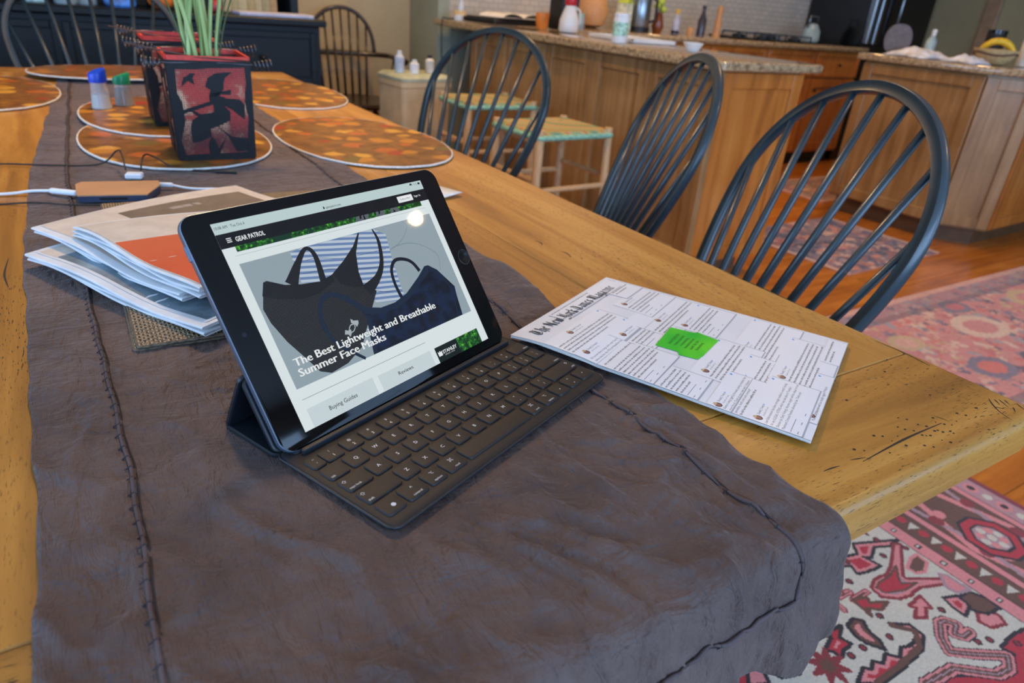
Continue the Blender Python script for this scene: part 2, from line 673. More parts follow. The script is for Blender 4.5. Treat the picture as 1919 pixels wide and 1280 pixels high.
mb = MB()
scratch(mb, [(.3751, -.1302), (.4381, -.1268), (.4952, -.1271)], [.0004, .0022, .0005])
scratch(mb, [(.3678, -.1243), (.375, -.126), (.3827, -.1279)], [.0004, .0012, .0004])
scratch(mb, [(.3345, -.124), (.344, -.1243), (.353, -.1254)], [.0004, .0014, .0004])
scratch(mb, [(.5005, -.1169), (.503, -.123), (.504, -.1287)], [.0003, .001, .0003])
for a in ([(.5836, -.1234), (.575, -.131), (.5669, -.1414), (.5621, -.1541)], [(.5875, -.1265), (.5815, -.1345)], [(.5915, -.1285), (.5845, -.1405)], [(.5955, -.1315), (.5905, -.139)], [(.5715, -.1335), (.5765, -.1395)], [(.5885, -.1425), (.5815, -.1475)], [(.5995, -.1405), (.5945, -.1495)]):
    scratch(mb, a, [.0006, .0016, .0009, .0004])
for a in ([(.437, .362), (.44, .35), (.436, .335)], [(.428, .41), (.431, .40), (.427, .39)], [(.60, .22), (.603, .15), (.601, .09)], [(.604, .3), (.606, .26), (.604, .21)], [(.598, .0), (.6, -.03), (.597, -.06)], [(-.19, .47), (-.188, .44), (-.192, .40)], [(-.178, .55), (-.181, .5), (-.177, .46)]):
    scratch(mb, a, [.0005, .0022, .0006])
mb.build('scratches', MATS['wear_dark'], table, loc=-tc)['kind'] = 'stuff'

# ================================================================== table runner
t_ = NT('runner_linen')
v_ = t_.coord((1, 1, 1))
blot = t_.noise(v_, 9., 5, .65)
fine = t_.noise(v_, 420., 2, .6)
wx = t_.n('ShaderNodeTexWave', {'bands_direction': 'X'}, Vector=v_, Scale=190., Distortion=1.2, Detail=1.)
wy = t_.n('ShaderNodeTexWave', {'bands_direction': 'Y'}, Vector=v_, Scale=190., Distortion=1.2, Detail=1.)
wv = t_.n('ShaderNodeMath', {'operation': 'MULTIPLY'}, _0=wx.outputs[1], _1=wy.outputs[1])
c1 = t_.ramp(blot, [(.3, (71, 53, 48)), (.7, (104, 84, 77))])
c2 = t_.mix(fine, c1, (90, 84, 90), 'MULTIPLY')
mx = t_.n('ShaderNodeMix', {'data_type': 'RGBA'}, Factor=.35)
t_.t.links.new(c1, mx.inputs[6])
t_.t.links.new(c2, mx.inputs[7])
t_.p(Base_Color=mx.outputs[2], Roughness=.72)
t_.b.inputs['Sheen Weight'].default_value = .12
t_.b.inputs['Sheen Roughness'].default_value = .4
hb = t_.n('ShaderNodeMath', {'operation': 'ADD'}, _0=wv.outputs[0], _1=fine)
bp1 = t_.n('ShaderNodeBump', Strength=.3, Distance=.0005, Height=hb.outputs[0])
cz = t_.noise(t_.coord((70, 24, 40), rot=(0, 0, -.4)), 1., 4, .6, .8)
bp2 = t_.n('ShaderNodeBump', Strength=.9, Distance=.006, Height=cz, Normal=bp1.outputs[0])
cz2 = t_.noise(t_.coord((22, 40, 30), rot=(0, 0, .5)), 1., 3, .6, .5)
bp3 = t_.n('ShaderNodeBump', Strength=.7, Distance=.011, Height=cz2, Normal=bp2.outputs[0])
t_.t.links.new(bp3.outputs[0], t_.b.inputs['Normal'])
mat('runner_thread', (38, 34, 38), .8)
mat('runner_welt', (78, 64, 64), .75, bump=.3, bs=900)

KA = math.atan2(.37480353, .92710426)          # the keyboard's turn on the table
kx, ky = Vector((math.cos(KA), math.sin(KA))), Vector((-math.sin(KA), math.cos(KA)))


def kb_local(x, y):
    p = Vector((x, y))
    return p.dot(kx), p.dot(ky)


EL = [(-.2, -.158), (-.06, -.159), (.05, -.156), (.17, -.159), (.52, -.164), (.93, -.157), (1.5, -.12), (2.04, -.088), (2.4, -.085)]
ER = [(-.2, .296), (-.15, .296), (-.087, .292), (.036, .294), (.15, .308), (.284, .322), (.42, .326), (.855, .327), (1.5, .33), (2.4, .34)]
SL = [(-.2, -.108), (-.086, -.109), (.08, -.105), (.40, -.111), (.918, -.109), (2.04, -.058), (2.4, -.05)]
SR = [(-.2, .2465), (-.16, .247), (.044, .243), (.257, .258), (.9, .275), (2.4, .28)]
YB = -.158                                       # where the cloth bends over the table end
RB = .014
ARC = RB * PI / 2


def box_mask(a, b, x0, x1, y0, y1, soft):
    dx = max(x0 - a, 0, a - x1)
    dy = max(y0 - b, 0, b - y1)
    return sstep(0, soft, math.hypot(dx, dy))


def cloth_h(x, y):
    """height of the linen above the table top"""
    a, b = kb_local(x, y)
    mk = box_mask(a, b, -.002, .268, -.054, .125, .022)          # keyboard and stand press it flat
    qm = Vector((x, y)) - Vector((.2308, .1551))
    mk = min(mk, box_mask(qm.x * .89019 + qm.y * .45559, qm.x * .45559 - qm.y * .89019, -.012, .22, .002, .285, .02) + .04)   # magazine
    mk = min(mk, box_mask(x, y, -.17, .45, .30, .70, .03) + .12)   # newspapers
    mk = min(mk, box_mask(x, y, -.11, .26, .72, 2.3, .03) + .05)
    q = Vector((x * 6 + 3, y * 6, .4))
    broad = noise.noise(q) * .0016
    # fine pressed creases running with the length, leaning
    u = x * 1.0 + y * .42
    v = y * 1.0 - x * .42
    wob = noise.noise(Vector((x * 14, y * 14, 7.))) * .22
    cr = 1 - abs(noise.noise(Vector((u * 46 + wob * 6, v * 13, 2.2)))) * 2.2
    cr2 = 1 - abs(noise.noise(Vector((u * 20 + wob * 3, v * 9 + 5, 9.1)))) * 2.4
    fr = .35 + .65 * sstep(.30, -.05, y)
    g = .35 + .65 * sstep(-.12, .1, x)
    h = broad + max(cr, 0) ** 3 * .0034 * fr * g + max(cr2, 0) ** 3 * .0050 * fr
    diag = 1 - abs(noise.noise(Vector(((x + y) * 11, (x - y) * 3.5, 4.4)))) * 2.6
    h += max(diag, 0) ** 3 * .0022
    # puckering on either side of the left seam
    h += .0007 * math.sin(y * 210 + noise.noise(Vector((x * 30, y * 30, 1.))) * 4) * math.exp(-((x - interp(y, SL)) / .018) ** 2)
    h = max(h, 0) * mk
    # lifted wave beside the tablet
    h += .016 * math.exp(-((x - .30) / .03) ** 2 - ((y - .315) / .045) ** 2) + .006 * math.exp(-((x - .322) / .02) ** 2 - ((y - .25) / .05) ** 2)
    # edges lift a little
    return .0014 + h


def runner_pt(s, d):
    """s across 0..1, d: distance along the cloth, 0 at the bend, positive up the table, negative down the fall"""
    y = YB + max(d, 0)
    xl, xr = interp(y, EL), interp(y, ER)
    xl += .003 * noise.noise(Vector((y * 9, 2., 1.))) + .0007 * math.sin(y * 77 + 1)
    xr += .0016 * math.sin(y * 27 + 2)
    x = xl + (xr - xl) * s
    if d >= 0:
        return Vector((x, y, T + cloth_h(x, y)))
    e = -d
    h0 = cloth_h(x, YB)
    z0 = T + h0
    r = RB + h0
    arc = r * PI / 2
    if e < arc:
        a = e / r
        yy = YB - r * math.sin(a)
        zz = z0 - r + r * math.cos(a)
        fall = 0
    else:
        fall = e - arc
        yy = YB - r
        zz = z0 - r - fall
    k = sstep(0, .07, fall)
    fold = .006 * math.sin(x * 47 + 1.2) + .004 * math.sin(x * 103 + .3) + .004 * noise.noise(Vector((x * 25, e * 20, 3.)))
    yy -= k * (.004 + fold * .8 + .006)
    yy -= .003 * noise.noise(Vector((x * 70, e * 40, 8.))) * sstep(0, .02, e)
    flare = sstep(.235, .31, x)
    x += k * .020 * flare
    yy += k * .010 * flare
    return Vector((x, yy, zz))


def hem_len(x):
    return .080 + .040 * sstep(.15, .285, x)


ds = list(np.linspace(2.33, 1.0, 60)) + list(np.linspace(.99, .40, 110)) + list(np.linspace(.397, .0, 180))
NU = 170
vs, fs = [], []
for d in ds:
    for i in range(NU + 1):
        vs.append(runner_pt(i / NU, d))
nd = 54
for j in range(1, nd + 1):
    for i in range(NU + 1):
        s = i / NU
        x = EL[1][1] + (ER[1][1] - EL[1][1]) * s
        vs.append(runner_pt(s, -hem_len(x) * j / nd))
nr = len(ds) + nd
fs = [(j * (NU + 1) + i, (j + 1) * (NU + 1) + i, (j + 1) * (NU + 1) + i + 1, j * (NU + 1) + i + 1) for j in range(nr - 1) for i in range(NU)]
runner = empty('table_runner', (.07, 1.0, T), 0, 'brown-grey linen table runner with hemstitched border falling over the table end', 'table runner')
rc = Vector(runner.location)
mb = MB()
mb.add(vs, fs)
o = mb.build('cloth', MATS['runner_linen'], runner, True, loc=-rc)
md = o.modifiers.new('thickness', 'SOLIDIFY')
md.thickness = .0011
md.offset = 0


def s_of(x, y):
    xl, xr = interp(y, EL), interp(y, ER)
    return (x - xl) / (xr - xl)


def seam_path(tab, d0, d1, n):
    out = []
    for k in range(n + 1):
        d = d0 + (d1 - d0) * k / n
        y = YB + max(d, 0)
        p = runner_pt(s_of(interp(y, tab), y), d)
        out.append(p)
    return out


# hemstitched seams: a raised welt and the thread that crosses it
def lift(p, h):
    h += .0005
    if p.z > T - .004:
        return p + Vector((0, 0, h))
    return p + Vector((0, -h, h * .2))


END_D = -.05
left = seam_path(SL, 2.2, END_D, 640)
right = seam_path(SR, 2.2, END_D, 640)
sl0, sr0 = s_of(SL[1][1], YB), s_of(SR[1][1], YB)
endp = [runner_pt(sl0 + (sr0 - sl0) * k / 150, END_D - .0012 * math.sin(k * .21)) for k in range(151)]
rr = random.Random(11)
for nm, path, gap in (('left', left, .0), ('right', right, 1), ('end', endp, 1)):
    mb = MB()
    if not gap:
        mb.tube([lift(p, .0012) for p in path], .0013, 6)
    else:
        i = 0
        while i < len(path) - 6:
            L = rr.randint(9, 15)
            seg = path[i:i + L]
            if len(seg) > 3:
                n_ = len(seg)
                mb.tube([lift(p, .0010 + .0007 * math.sin(PI * k / (n_ - 1))) for k, p in enumerate(seg)], [.0006 + .0012 * math.sin(PI * k / (n_ - 1)) for k in range(n_)], 6)
            i += L
    o = mb.build('seam_welt', MATS['runner_welt'], runner, True, loc=-rc)
    mb = MB()
    off = Vector((.0026, 0, 0)) if nm != 'end' else Vector((0, 0, -.0026))
    mb.tube([lift(p + off, .0) for p in path], .0007 if nm == 'left' else .001, 5)
    acc = 0
    for k in range(1, len(path) - 1):
        acc += (path[k] - path[k - 1]).length
        if acc > (.0135 if nm == 'left' else .021):
            acc = 0
            tdir = (path[k + 1] - path[k - 1]).normalized()
            sd = tdir.cross(Vector((0, 0, 1)) if path[k].z > T - .004 else Vector((0, -1, 0))).normalized()
            a, b = path[k] - sd * .0016, path[k] + sd * .0036
            mb.tube([lift(a, .0008), lift(path[k], .0026), lift(b, .0003)], .0005, 5)
    mb.build('seam_stitching', MATS['runner_thread'], runner, True, loc=-rc)['kind'] = 'stuff'

# ================================================================== keyboard cover
KZ = T + .0095
mat('key_fabric', (25, 21, 20), .6, var=.08, vs=300, bump=.12, bs=2500)
mat('key_side', (30, 34, 40), .45, var=.05)
mat('cover_blue', (18, 24, 31), .45, var=.06, vs=60)
mat('legend_white', (205, 205, 205), .6, var=.01)
kb = empty('keyboard_cover', (0, 0, T), KA, 'charcoal fabric keyboard folio standing on the linen runner', 'keyboard')
ZB = KZ - T                                         # key-top height above the table
base = slab(.0045, .2648, -.0515, .062, .007, [(.0016, .0028), (.0, .0042), (.0, ZB - .0034), (.0008, ZB - .0022), (.0022, ZB - .0016)], 6).build('base', MATS['key_fabric'], kb, 30)
MB().tube([(x, y, ZB - .0032) for x, y in rrect(.0043, .265, -.0517, .0622, .0072, 6)], .0011, 6, closed=True).build('edge_binding', MATS['cover_blue'], kb, True)
# slot that holds the tablet
slab(.016, .2535, .0465, .0505, .0015, [(0, ZB - .0018), (0, ZB + .0012), (.0006, ZB + .0018)], 3).build('slot_lip', MATS['cover_blue'], kb, 30)
slab(.012, .2575, .0505, .0615, .002, [(0, ZB - .0018), (0, ZB - .0008), (.0006, ZB - .0004)], 3).build('slot_channel', MATS['cover_blue'], kb, 30)
# folded stand behind the tablet: three hinged panels
th = math.radians(55.518)
ey = (math.cos(th), math.sin(th))
nb = (math.sin(th), -math.cos(th))                  # towards the back of the tablet
TABT = .0078
sy0, sz0 = .0516, ZB - .0001                         # tablet bottom edge, front


def back_pt(L, extra=0.):
    return (sy0 + L * ey[0] + nb[0] * (TABT + extra), sz0 + L * ey[1] + nb[1] * (TABT + extra))


def panel(name, p, q, th_, x0=.004, x1=.2652):
    d = Vector((q[0] - p[0], q[1] - p[1]))
    L = d.length
    d.normalize()
    nn = Vector((-d.y, d.x))
    M = Matrix(((1, 0, 0, 0), (0, d.x, nn.x, p[0]), (0, d.y, nn.y, p[1]), (0, 0, 0, 1)))
    mb = slab(x0, x1, 0, L, .006, [(.0012, 0), (0, .0008), (0, th_ - .0008), (.0012, th_)], 5)
    mb.v = [tuple(M @ Vector(v)) for v in mb.v]
    return mb.build(name, MATS['cover_blue'], kb, 30)


panel('stand_back_rest', back_pt(.004, .0046), back_pt(.060, .0046), .004)
panel('stand_prop', (.1215, .0032), (back_pt(.0625, .002)[0] + .002, back_pt(.0625, .002)[1]), .0038)
panel('stand_foot', (.0615, .0024), (.1225, .0024), .0036)

U = .01812
keys = []
R0, R1, R2, R3, R4 = .0338, .0174, 0., -.0174, -.0347
KW = .0152


def krow(y, x0, items):
    for i, it in enumerate(items):
        keys.append((x0 + U * i - KW / 2, x0 + U * i + KW / 2, y, it))


keys.append((.0098, .0205, R0, ('~', '`')))
krow(R0, .0289, [('!', '1'), ('@', '2'), ('#', '3'), ('$', '4'), ('%', '5'), ('^', '6'), ('&', '7'), ('*', '8'), ('(', '9'), (')', '0'), ('_', '-'), ('+', '=')])
keys.append((.2392, .2602, R0, ('w', 'delete')))
keys.append((.0098, .0262, R1, ('w', 'tab')))
krow(R1, 2 * U, [(c,) for c in 'QWERTYUIOP'] + [('{', '['), ('}', ']')])
keys.append((.2455, .2602, R1, ('|', '\\')))
keys.append((.0098, .0308, R2, ('cap', 'caps lock')))
krow(R2, 2.25 * U, [(c,) for c in 'ASDFGHJKL'] + [(':', ';'), ('"', "'")])
keys.append((.2318, .2602, R2, ('wr', 'return')))
keys.append((.0098, .0396, R3, ('cap', 'shift')))
krow(R3, 2.75 * U, [(c,) for c in 'ZXCVBNM'] + [('<', ','), ('>', '.'), ('?', '/')])
keys.append((.2228, .2602, R3, ('capr', 'shift')))
for x0, x1, it in ((.0098, .0258, ('globe',)), (.0285, .0468, ('^b', 'control')), (.0494, .0652, ('opt', 'option')), (.0678, .0860, ('cmd', 'cmd')),
                   (.0888, .1642, ('space',)), (.1668, .1832, ('cmd', 'cmd')), (.1860, .2032, ('opt', 'option')), (.206, .2218, ('left',)), (.2244, .2406, ('updown',)), (.2434, .2602, ('right',))):
    keys.append((x0, x1, R4, it))

key_mesh = {}
for x0, x1, yc, it in keys:
    wd = round(x1 - x0, 5)
    kh = .0134 if yc == R0 else .0146
    if (wd, kh) not in key_mesh:
        o = slab(-wd / 2, wd / 2, -kh / 2, kh / 2, .0024, [(-.0003, -.0022), (0, -.0006), (.0003, -.0002), (.0011, 0)], 4).build('key', MATS['key_fabric'], kb, 35)
        key_mesh[wd, kh] = o.data
    else:
        o = bpy.data.objects.new('key', key_mesh[wd, kh])
        C.objects.link(o)
        o.parent = kb
    o.location = ((x0 + x1) / 2, yc, ZB)
    mb = MB()
    z = .00008
    sz = .0042
    if len(it) == 1 and len(it[0]) == 1:
        text_into(mb, it[0], sz, 0, -.0016, z, 'CENTER', .012)
    elif it[0] == 'globe':
        x_c, y_c, r = .001, -.0015, .0017
        mb.prism([(x_c + r * math.cos(a * PI / 8), y_c + r * math.sin(a * PI / 8)) for a in range(16)], z - .00003, z)
    elif it[0] in ('left', 'right', 'updown'):
        tri = lambda cx, cy, dx, dy: mb.prism([(cx + dx * .0008, cy + dy * .0008), (cx - dx * .0005 - dy * .0008, cy - dy * .0005 + dx * .0008), (cx - dx * .0005 + dy * .0008, cy - dy * .0005 - dx * .0008)], z - .00003, z)
        if it[0] == 'left':
            tri(0, -.001, -1, 0)
        elif it[0] == 'right':
            tri(0, 0, 1, 0)
        else:
            tri(0, .0035, 0, 1)
            tri(0, -.0042, 0, -1)
    elif it[0] == 'space':
        continue
    elif len(it[1]) == 1:
        text_into(mb, it[0], .0031, 0, .0016, z, 'CENTER', .01)
        text_into(mb, it[1], .0037, 0, -.0044, z, 'CENTER', .01)
    else:
        word = it[1]
        lft = x0 < .1 and it[0] in ('w', 'cap')
        if it[0] in ('wr', 'capr') or (it[0] == 'w' and x0 > .1):
            text_into(mb, word, .0027, wd / 2 - .0012, -kh / 2 + .0016, z, 'RIGHT', .006)
            ix = wd / 2 - .004
        elif lft:
            text_into(mb, word, .0027, -wd / 2 + .0012, -kh / 2 + .0016, z, 'LEFT', .006)
            ix = -wd / 2 + .0032
        else:
            text_into(mb, word, .0027, 0, -kh / 2 + .0016, z, 'CENTER', .006)
            ix = .0005
        if it[0] in ('cap', 'capr'):
            iy, s = .0028, .0013
            for pl in ([(ix, iy + 1.3 * s), (ix - 1.3 * s, iy), (ix - 1.0 * s, iy), (ix, iy + .95 * s)], [(ix, iy + 1.3 * s), (ix + 1.3 * s, iy), (ix + 1.0 * s, iy), (ix, iy + .95 * s)],
                       [(ix - 1.3 * s, iy), (ix - .6 * s, iy), (ix - .6 * s, iy + .25 * s), (ix - 1.3 * s, iy + .25 * s)], [(ix + .6 * s, iy), (ix + 1.3 * s, iy), (ix + 1.3 * s, iy + .25 * s), (ix + .6 * s, iy + .25 * s)],
                       [(ix - .6 * s, iy - s), (ix - .4 * s, iy - s), (ix - .4 * s, iy + .2 * s), (ix - .6 * s, iy + .2 * s)], [(ix + .4 * s, iy - s), (ix + .6 * s, iy - s), (ix + .6 * s, iy + .2 * s), (ix + .4 * s, iy + .2 * s)],
                       [(ix - .6 * s, iy - s), (ix + .6 * s, iy - s), (ix + .6 * s, iy - .8 * s), (ix - .6 * s, iy - .8 * s)]):
                mb.prism(pl, z - .00003, z)
        elif it[0] == '^b':
            text_into(mb, '^', .004, ix, .0005, z, 'CENTER', .01)
        elif it[0] == 'opt':
            for (a, b, c_, d_) in ((-.0014, .0034, -.0004, .0034), (-.0004, .0034, .0006, .0014), (.0006, .0014, .0016, .0014), (.0004, .0034, .0016, .0034)):
                L, R_ = ribbon([(ix + a, b), (ix + c_, d_)], [.00035, .00035])
                mb.prism(L + R_[::-1], z - .00003, z)
        elif it[0] == 'cmd':
            cx, cy, s = ix, .0024, .0008
            for sx in (-1, 1):
                for sy in (-1, 1):
                    ring = [(cx + sx * 1.55 * s + s * .75 * math.cos(a * PI / 4), cy + sy * 1.55 * s + s * .75 * math.sin(a * PI / 4), z) for a in range(8)]
                    ring2 = [(cx + sx * 1.55 * s + s * .4 * math.cos(a * PI / 4), cy + sy * 1.55 * s + s * .4 * math.sin(a * PI / 4), z) for a in range(8)]
                    mb.add(ring + ring2, [(a, (a + 1) % 8, 8 + (a + 1) % 8, 8 + a) for a in range(8)])
            for q in (-1, 1):
                mb.prism([(cx - 1.6 * s, cy + q * .85 * s - .00015), (cx + 1.6 * s, cy + q * .85 * s - .00015), (cx + 1.6 * s, cy + q * .85 * s + .00015), (cx - 1.6 * s, cy + q * .85 * s + .00015)], z - .00003, z)
                mb.prism([(cx + q * .85 * s - .00015, cy - 1.6 * s), (cx + q * .85 * s + .00015, cy - 1.6 * s), (cx + q * .85 * s + .00015, cy + 1.6 * s), (cx + q * .85 * s - .00015, cy + 1.6 * s)], z - .00003, z)
    if mb.v:
        mb.build('legend', MATS['legend_white'], o)

# ================================================================== tablet
exv = Vector((.92710426, .37480353, 0))
eyv = Vector((-.21219401, .52487758, .82430409))
nv = exv.cross(eyv)
tab = empty('tablet', (0, 0, 0), 0, 'dark tablet with a face mask article on its lit screen, propped on the keyboard', 'tablet')
Mt = Matrix.Identity(4)
Bw = Vector((.00308344, .06244703, .78694701))
for i in range(3):
    Mt[i][0], Mt[i][1], Mt[i][2], Mt[i][3] = exv[i], eyv[i], nv[i], Bw[i]
tab.matrix_world = Mt
mm = .001
mat('tablet_metal', (140, 158, 182), .35, metal=.85, var=.03)
t_ = NT('tablet_glass')
t_.p(Base_Color=(*lin((7, 8, 10)), 1), Roughness=.05)
t_.b.inputs['Specular IOR Level'].default_value = .28
X0, X1, Y0, Y1 = -21.4 * mm, 229.2 * mm, -9.1 * mm, 165. * mm
slab(X0, X1, Y0, Y1, .0115, [(.0035, -.0075), (.0012, -.0066), (.0, -.0045), (.0, -.0007), (.0005, -.0002)], 9).build('body', MATS['tablet_metal'], tab, 40)
slab(X0 + .0005, X1 - .0005, Y0 + .0005, Y1 - .0005, .011, [(0, -.0006), (0, -.00012), (.0004, 0)], 9).build('front_glass', MATS['tablet_glass'], tab, 40)
mb = MB()
mb.lathe([(.0074, .00002), (.0074, .00008), (.0068, .0001), (.0066, .00002)], 32, (221.3 * mm, 78 * mm, 0))
hb_ = mb.build('home_button', mat('button_ring', (46, 48, 50), .25, metal=.4), tab, True)
MB().lathe([(.0018, .00002), (.0018, .00006)], 16, (-11 * mm, 78 * mm, 0)).build('front_camera', mat('lens_dark', (22, 26, 36), .1), tab)
MB().box(X0 - .0006, X0 + .001, .135, .146, -.0052, -.0030, .0004).build('power_button', MATS['tablet_metal'], tab)
mb = MB()
for i in range(6):
    mb.lathe([(.0007, -.0002), (.0007, .0001)], 8, (0, 0, 0), Matrix.Translation((X0, .008 + i * .0022, -.0045)) @ Matrix.Rotation(-PI / 2, 4, 'Y'))
mb.build('speaker_holes', MATS['lens_dark'], tab)
scr = MB().box(0, 207.8 * mm, 0, 155.9 * mm, .00001, .00004).build('screen', emit('px_page', (232, 243, 245), 1.0), tab)

LAYER = [0]


def px(polys, name, material, z=None):
    """flat print on the lit screen: polygons in screen millimetres"""
    LAYER[0] += 1
    z = .00005 + LAYER[0] * .000004
    mb = MB()
    for pl in polys:
        mb.add([(x * mm, y * mm, z) for x, y in pl], [tuple(range(len(pl)))])
    return mb.build(name, material, scr)


def px_text(items, name, material):
    LAYER[0] += 1
    z = .00005 + LAYER[0] * .000004
    mb = MB()
    for s, size, x, y, fit, bold, al in items:
        text_into(mb, s, size * mm, x * mm, y * mm, z, al, bold, fit * mm if fit else None)
    return mb.build(name, material, scr)


def rect(a, b, c, d):
    return [(a, b), (c, b), (c, d), (a, d)]


def band(pts, ws):
    L, R_ = ribbon(pts, ws)
    n = len(L)
    return [[L[i], L[i + 1], R_[i + 1], R_[i]] for i in range(n - 1)]


px([rect(0, 147.8, 207.8, 155.9)], 'status_bar', emit('px_status', (205, 226, 226), .95))
px([rect(0, 137.4, 207.8, 147.8)], 'site_header', emit('px_black', (10, 10, 16), .6))
# leafy advertisement strip
t_ = NT('px_leaves')
n_ = t_.noise(t_.coord((1, 1, 1)), 260., 6, .7)
lf = t_.ramp(n_, [(.34, (2, 14, 6)), (.5, (14, 74, 22)), (.58, (40, 150, 30)), (.68, (150, 225, 60))])
t_.p(Base_Color=(*lin((4, 4, 4)), 1), Roughness=.025, Emission_Color=lf, Emission_Strength=0.720)
px([rect(10.3, 133.4, 197, 137.6)], 'advert_strip', MATS['px_leaves'])
px([rect(10.3 + a, 133.4, 10.3 + b, 137.6) for a, b in ((30, 46), (62, 66))], 'advert_shade', emit('px_dkgreen', (3, 60, 34), .8))
px([[(119, 133.4), (133, 133.4), (135, 137.6), (121, 137.6)], [(142, 133.4), (152, 133.4), (153, 137.6), (143, 137.6)], [(158, 133.4), (170, 133.4), (168, 137.6), (160, 137.6)]], 'advert_bottles', emit('px_steel', (110, 120, 128), .7))
px([[(124, 135), (126, 135), (127, 137.6), (125, 137.6)], [(128, 133.6), (129, 137.6), (130, 137.6), (130, 133.6)], [(145, 134.6), (147, 135.6), (148, 137.6), (146, 137.6)], [(162, 134), (163, 136.6), (165, 134)]], 'advert_bottle_marks', emit('px_black', (10, 10, 16), .6))
px_text([('GEAR PATROL', 4.7, 13, 140.6, 23.6, .022, 'LEFT')], 'site_name', emit('px_white', (246, 250, 250), 1.))
px([rect(6.4, 143.6, 10.2, 144.2), rect(6.4, 142.3, 10.2, 142.9), rect(6.4, 141.0, 10.2, 141.6)], 'menu_icon', MATS['px_white'])
px([[(x, y) for x, y in rrect(172, 190.2, 140.2, 145.8, .6, 3)]], 'subscribe_button', MATS['px_white'])
px_text([('Subscribe', 2.4, 181, 142.2, 12, 0, 'CENTER'), ], 'subscribe_text', emit('px_grey', (90, 104, 110), .7))
px_text([('Sign In', 2.4, 192.2, 142.3, 8, .01, 'LEFT')], 'sign_in_text', MATS['px_white'])
px_text([('10:08 AM   Tue Oct 6', 3.0, .8, 151.2, 23.5, 0, 'LEFT')], 'clock_text', emit('px_ink', (30, 44, 48), .4))
px_text([('gearpatrol.com', 2.7, 97, 149.4, 15, 0, 'LEFT')], 'address_text', MATS['px_ink'])
px([rect(94.2, 149.4, 95.6, 150.8), rect(94.5, 150.8, 95.3, 151.5)], 'lock_icon', MATS['px_ink'])
px([[(192.5, 153.2), (193.6, 154.9), (194.9, 154.9), (196, 153.2)][::-1], rect(203.0, 152.6, 205.4, 154.4)], 'status_icons', MATS['px_ink'])
px_text([('75%', 2.3, 197.2, 152.6, 5, 0, 'LEFT')], 'battery_text', emit('px_faint', (140, 158, 160), .8))
px([rect(7.6, 130.7, 200, 131.0)], 'top_rule', emit('px_rule', (190, 202, 206), .9))
px([rect(7.6, 29.6, 201.4, 124.9)], 'photo_backdrop', emit('px_photo', (166, 184, 194), .85))
# the photographed masks
px(band([(138, 103.6), (150, 106), (160.5, 111), (169, 119), (166, 124.8)], [.8, .7, .6, .5, .4]) + band([(144.4, 105.2), (160, 105.5), (173.7, 101.6), (186, 93), (190.3, 86), (186.2, 74.1)], [.7, .7, .6, .7, .6, .5]), 'cotton_ear_loops', emit('px_cord', (140, 160, 172), .85))
t_ = NT('px_stripes')
a_ = math.atan2(100.2 - 109.3, 97.8 - 51.5)
tc_ = t_.n('ShaderNodeTexCoord')
mp = t_.n('ShaderNodeMapping', {'vector_type': 'POINT'}, Vector=tc_.outputs['Object'], Rotation=(0, 0, -a_))
wv_ = t_.n('ShaderNodeTexWave', {'bands_direction': 'Y', 'wave_profile': 'SIN'}, Vector=mp.outputs[0], Scale=74., Distortion=.35, Detail=1., Detail_Scale=.4)
st = t_.ramp(wv_.outputs[1], [(.38, (118, 148, 196)), (.6, (206, 221, 238))])
t_.p(Base_Color=(*lin((4, 4, 4)), 1), Roughness=.025, Emission_Color=st, Emission_Strength=0.680)
px([[(49.4, 123.6), (60.5, 124.6), (116.2, 124.8), (131.7, 124.8), (143.2, 117.5), (138.6, 95.0), (135.4, 72.6), (135.1, 60.0), (104.5, 67.1), (98.2, 83.1), (47.8, 100.0)]], 'striped_mask', MATS['px_stripes'])
px(band([(52, 106), (75, 103.5), (92, 99), (112, 95), (138, 91)], [.3, .9, .6, .9, .3]) + band([(106, 77), (120, 72), (135, 70)], [.3, .8, .3]) + band([(48, 115), (70, 114), (95, 108), (137, 106)], [.2, .5, .3, .4]), 'striped_mask_folds', emit('px_fold', (96, 118, 160), .75))
t_ = NT('px_mesh')
vo = t_.n('ShaderNodeTexVoronoi', {'feature': 'F1'}, Vector=t_.coord((1, 1.2, 1)), Scale=760., Randomness=.15)
ms = t_.ramp(vo.outputs[0], [(.12, (92, 96, 98)), (.3, (30, 32, 34))])
t_.p(Base_Color=(*lin((4, 4, 4)), 1), Roughness=.025, Emission_Color=ms, Emission_Strength=0.600)
px([[(18.6, 108.1), (34.3, 101.9), (47.2, 98.9), (63.4, 96.7), (75.9, 99.0), (91.6, 106.7), (105.9, 115.3), (116.2, 124.8), (117.3, 124.4), (105.8, 109.2), (100.7, 94.4), (99.9, 82.6), (106.4, 79.7), (109.8, 75.7), (91.3, 57.0), (74.1, 39.0), (56.1, 31.9), (39.6, 30.2), (31.0, 34.7), (24.9, 47.2), (16.6, 63.0), (11.0, 79.2), (9.8, 90.2)]], 'black_mask', MATS['px_mesh'])
BK = emit('px_mask_black', (30, 32, 34), .7)
px([[(18.6, 108.1), (21.7, 108.5), (34.3, 101.9), (47.1, 98.7), (63.3, 96.5), (75.9, 99.0), (75.2, 93.4), (59.0, 88.4), (42.0, 88.7), (22.5, 94.4), (13.5, 98.9)], [(75.9, 99.0), (91.6, 106.7), (105.9, 115.3), (116.2, 124.8), (117.3, 124.4), (105.8, 109.2), (100.7, 94.4), (99.9, 82.6), (90, 84), (80, 90)]], 'black_mask_binding', BK)
px(band([(131.6, 124.4), (132.7, 113.2), (126.5, 95.9), (115.9, 85.3), (101.0, 78.5)], [1.2, 3.2, 4.0, 6, 11]), 'black_mask_right_loop', BK)
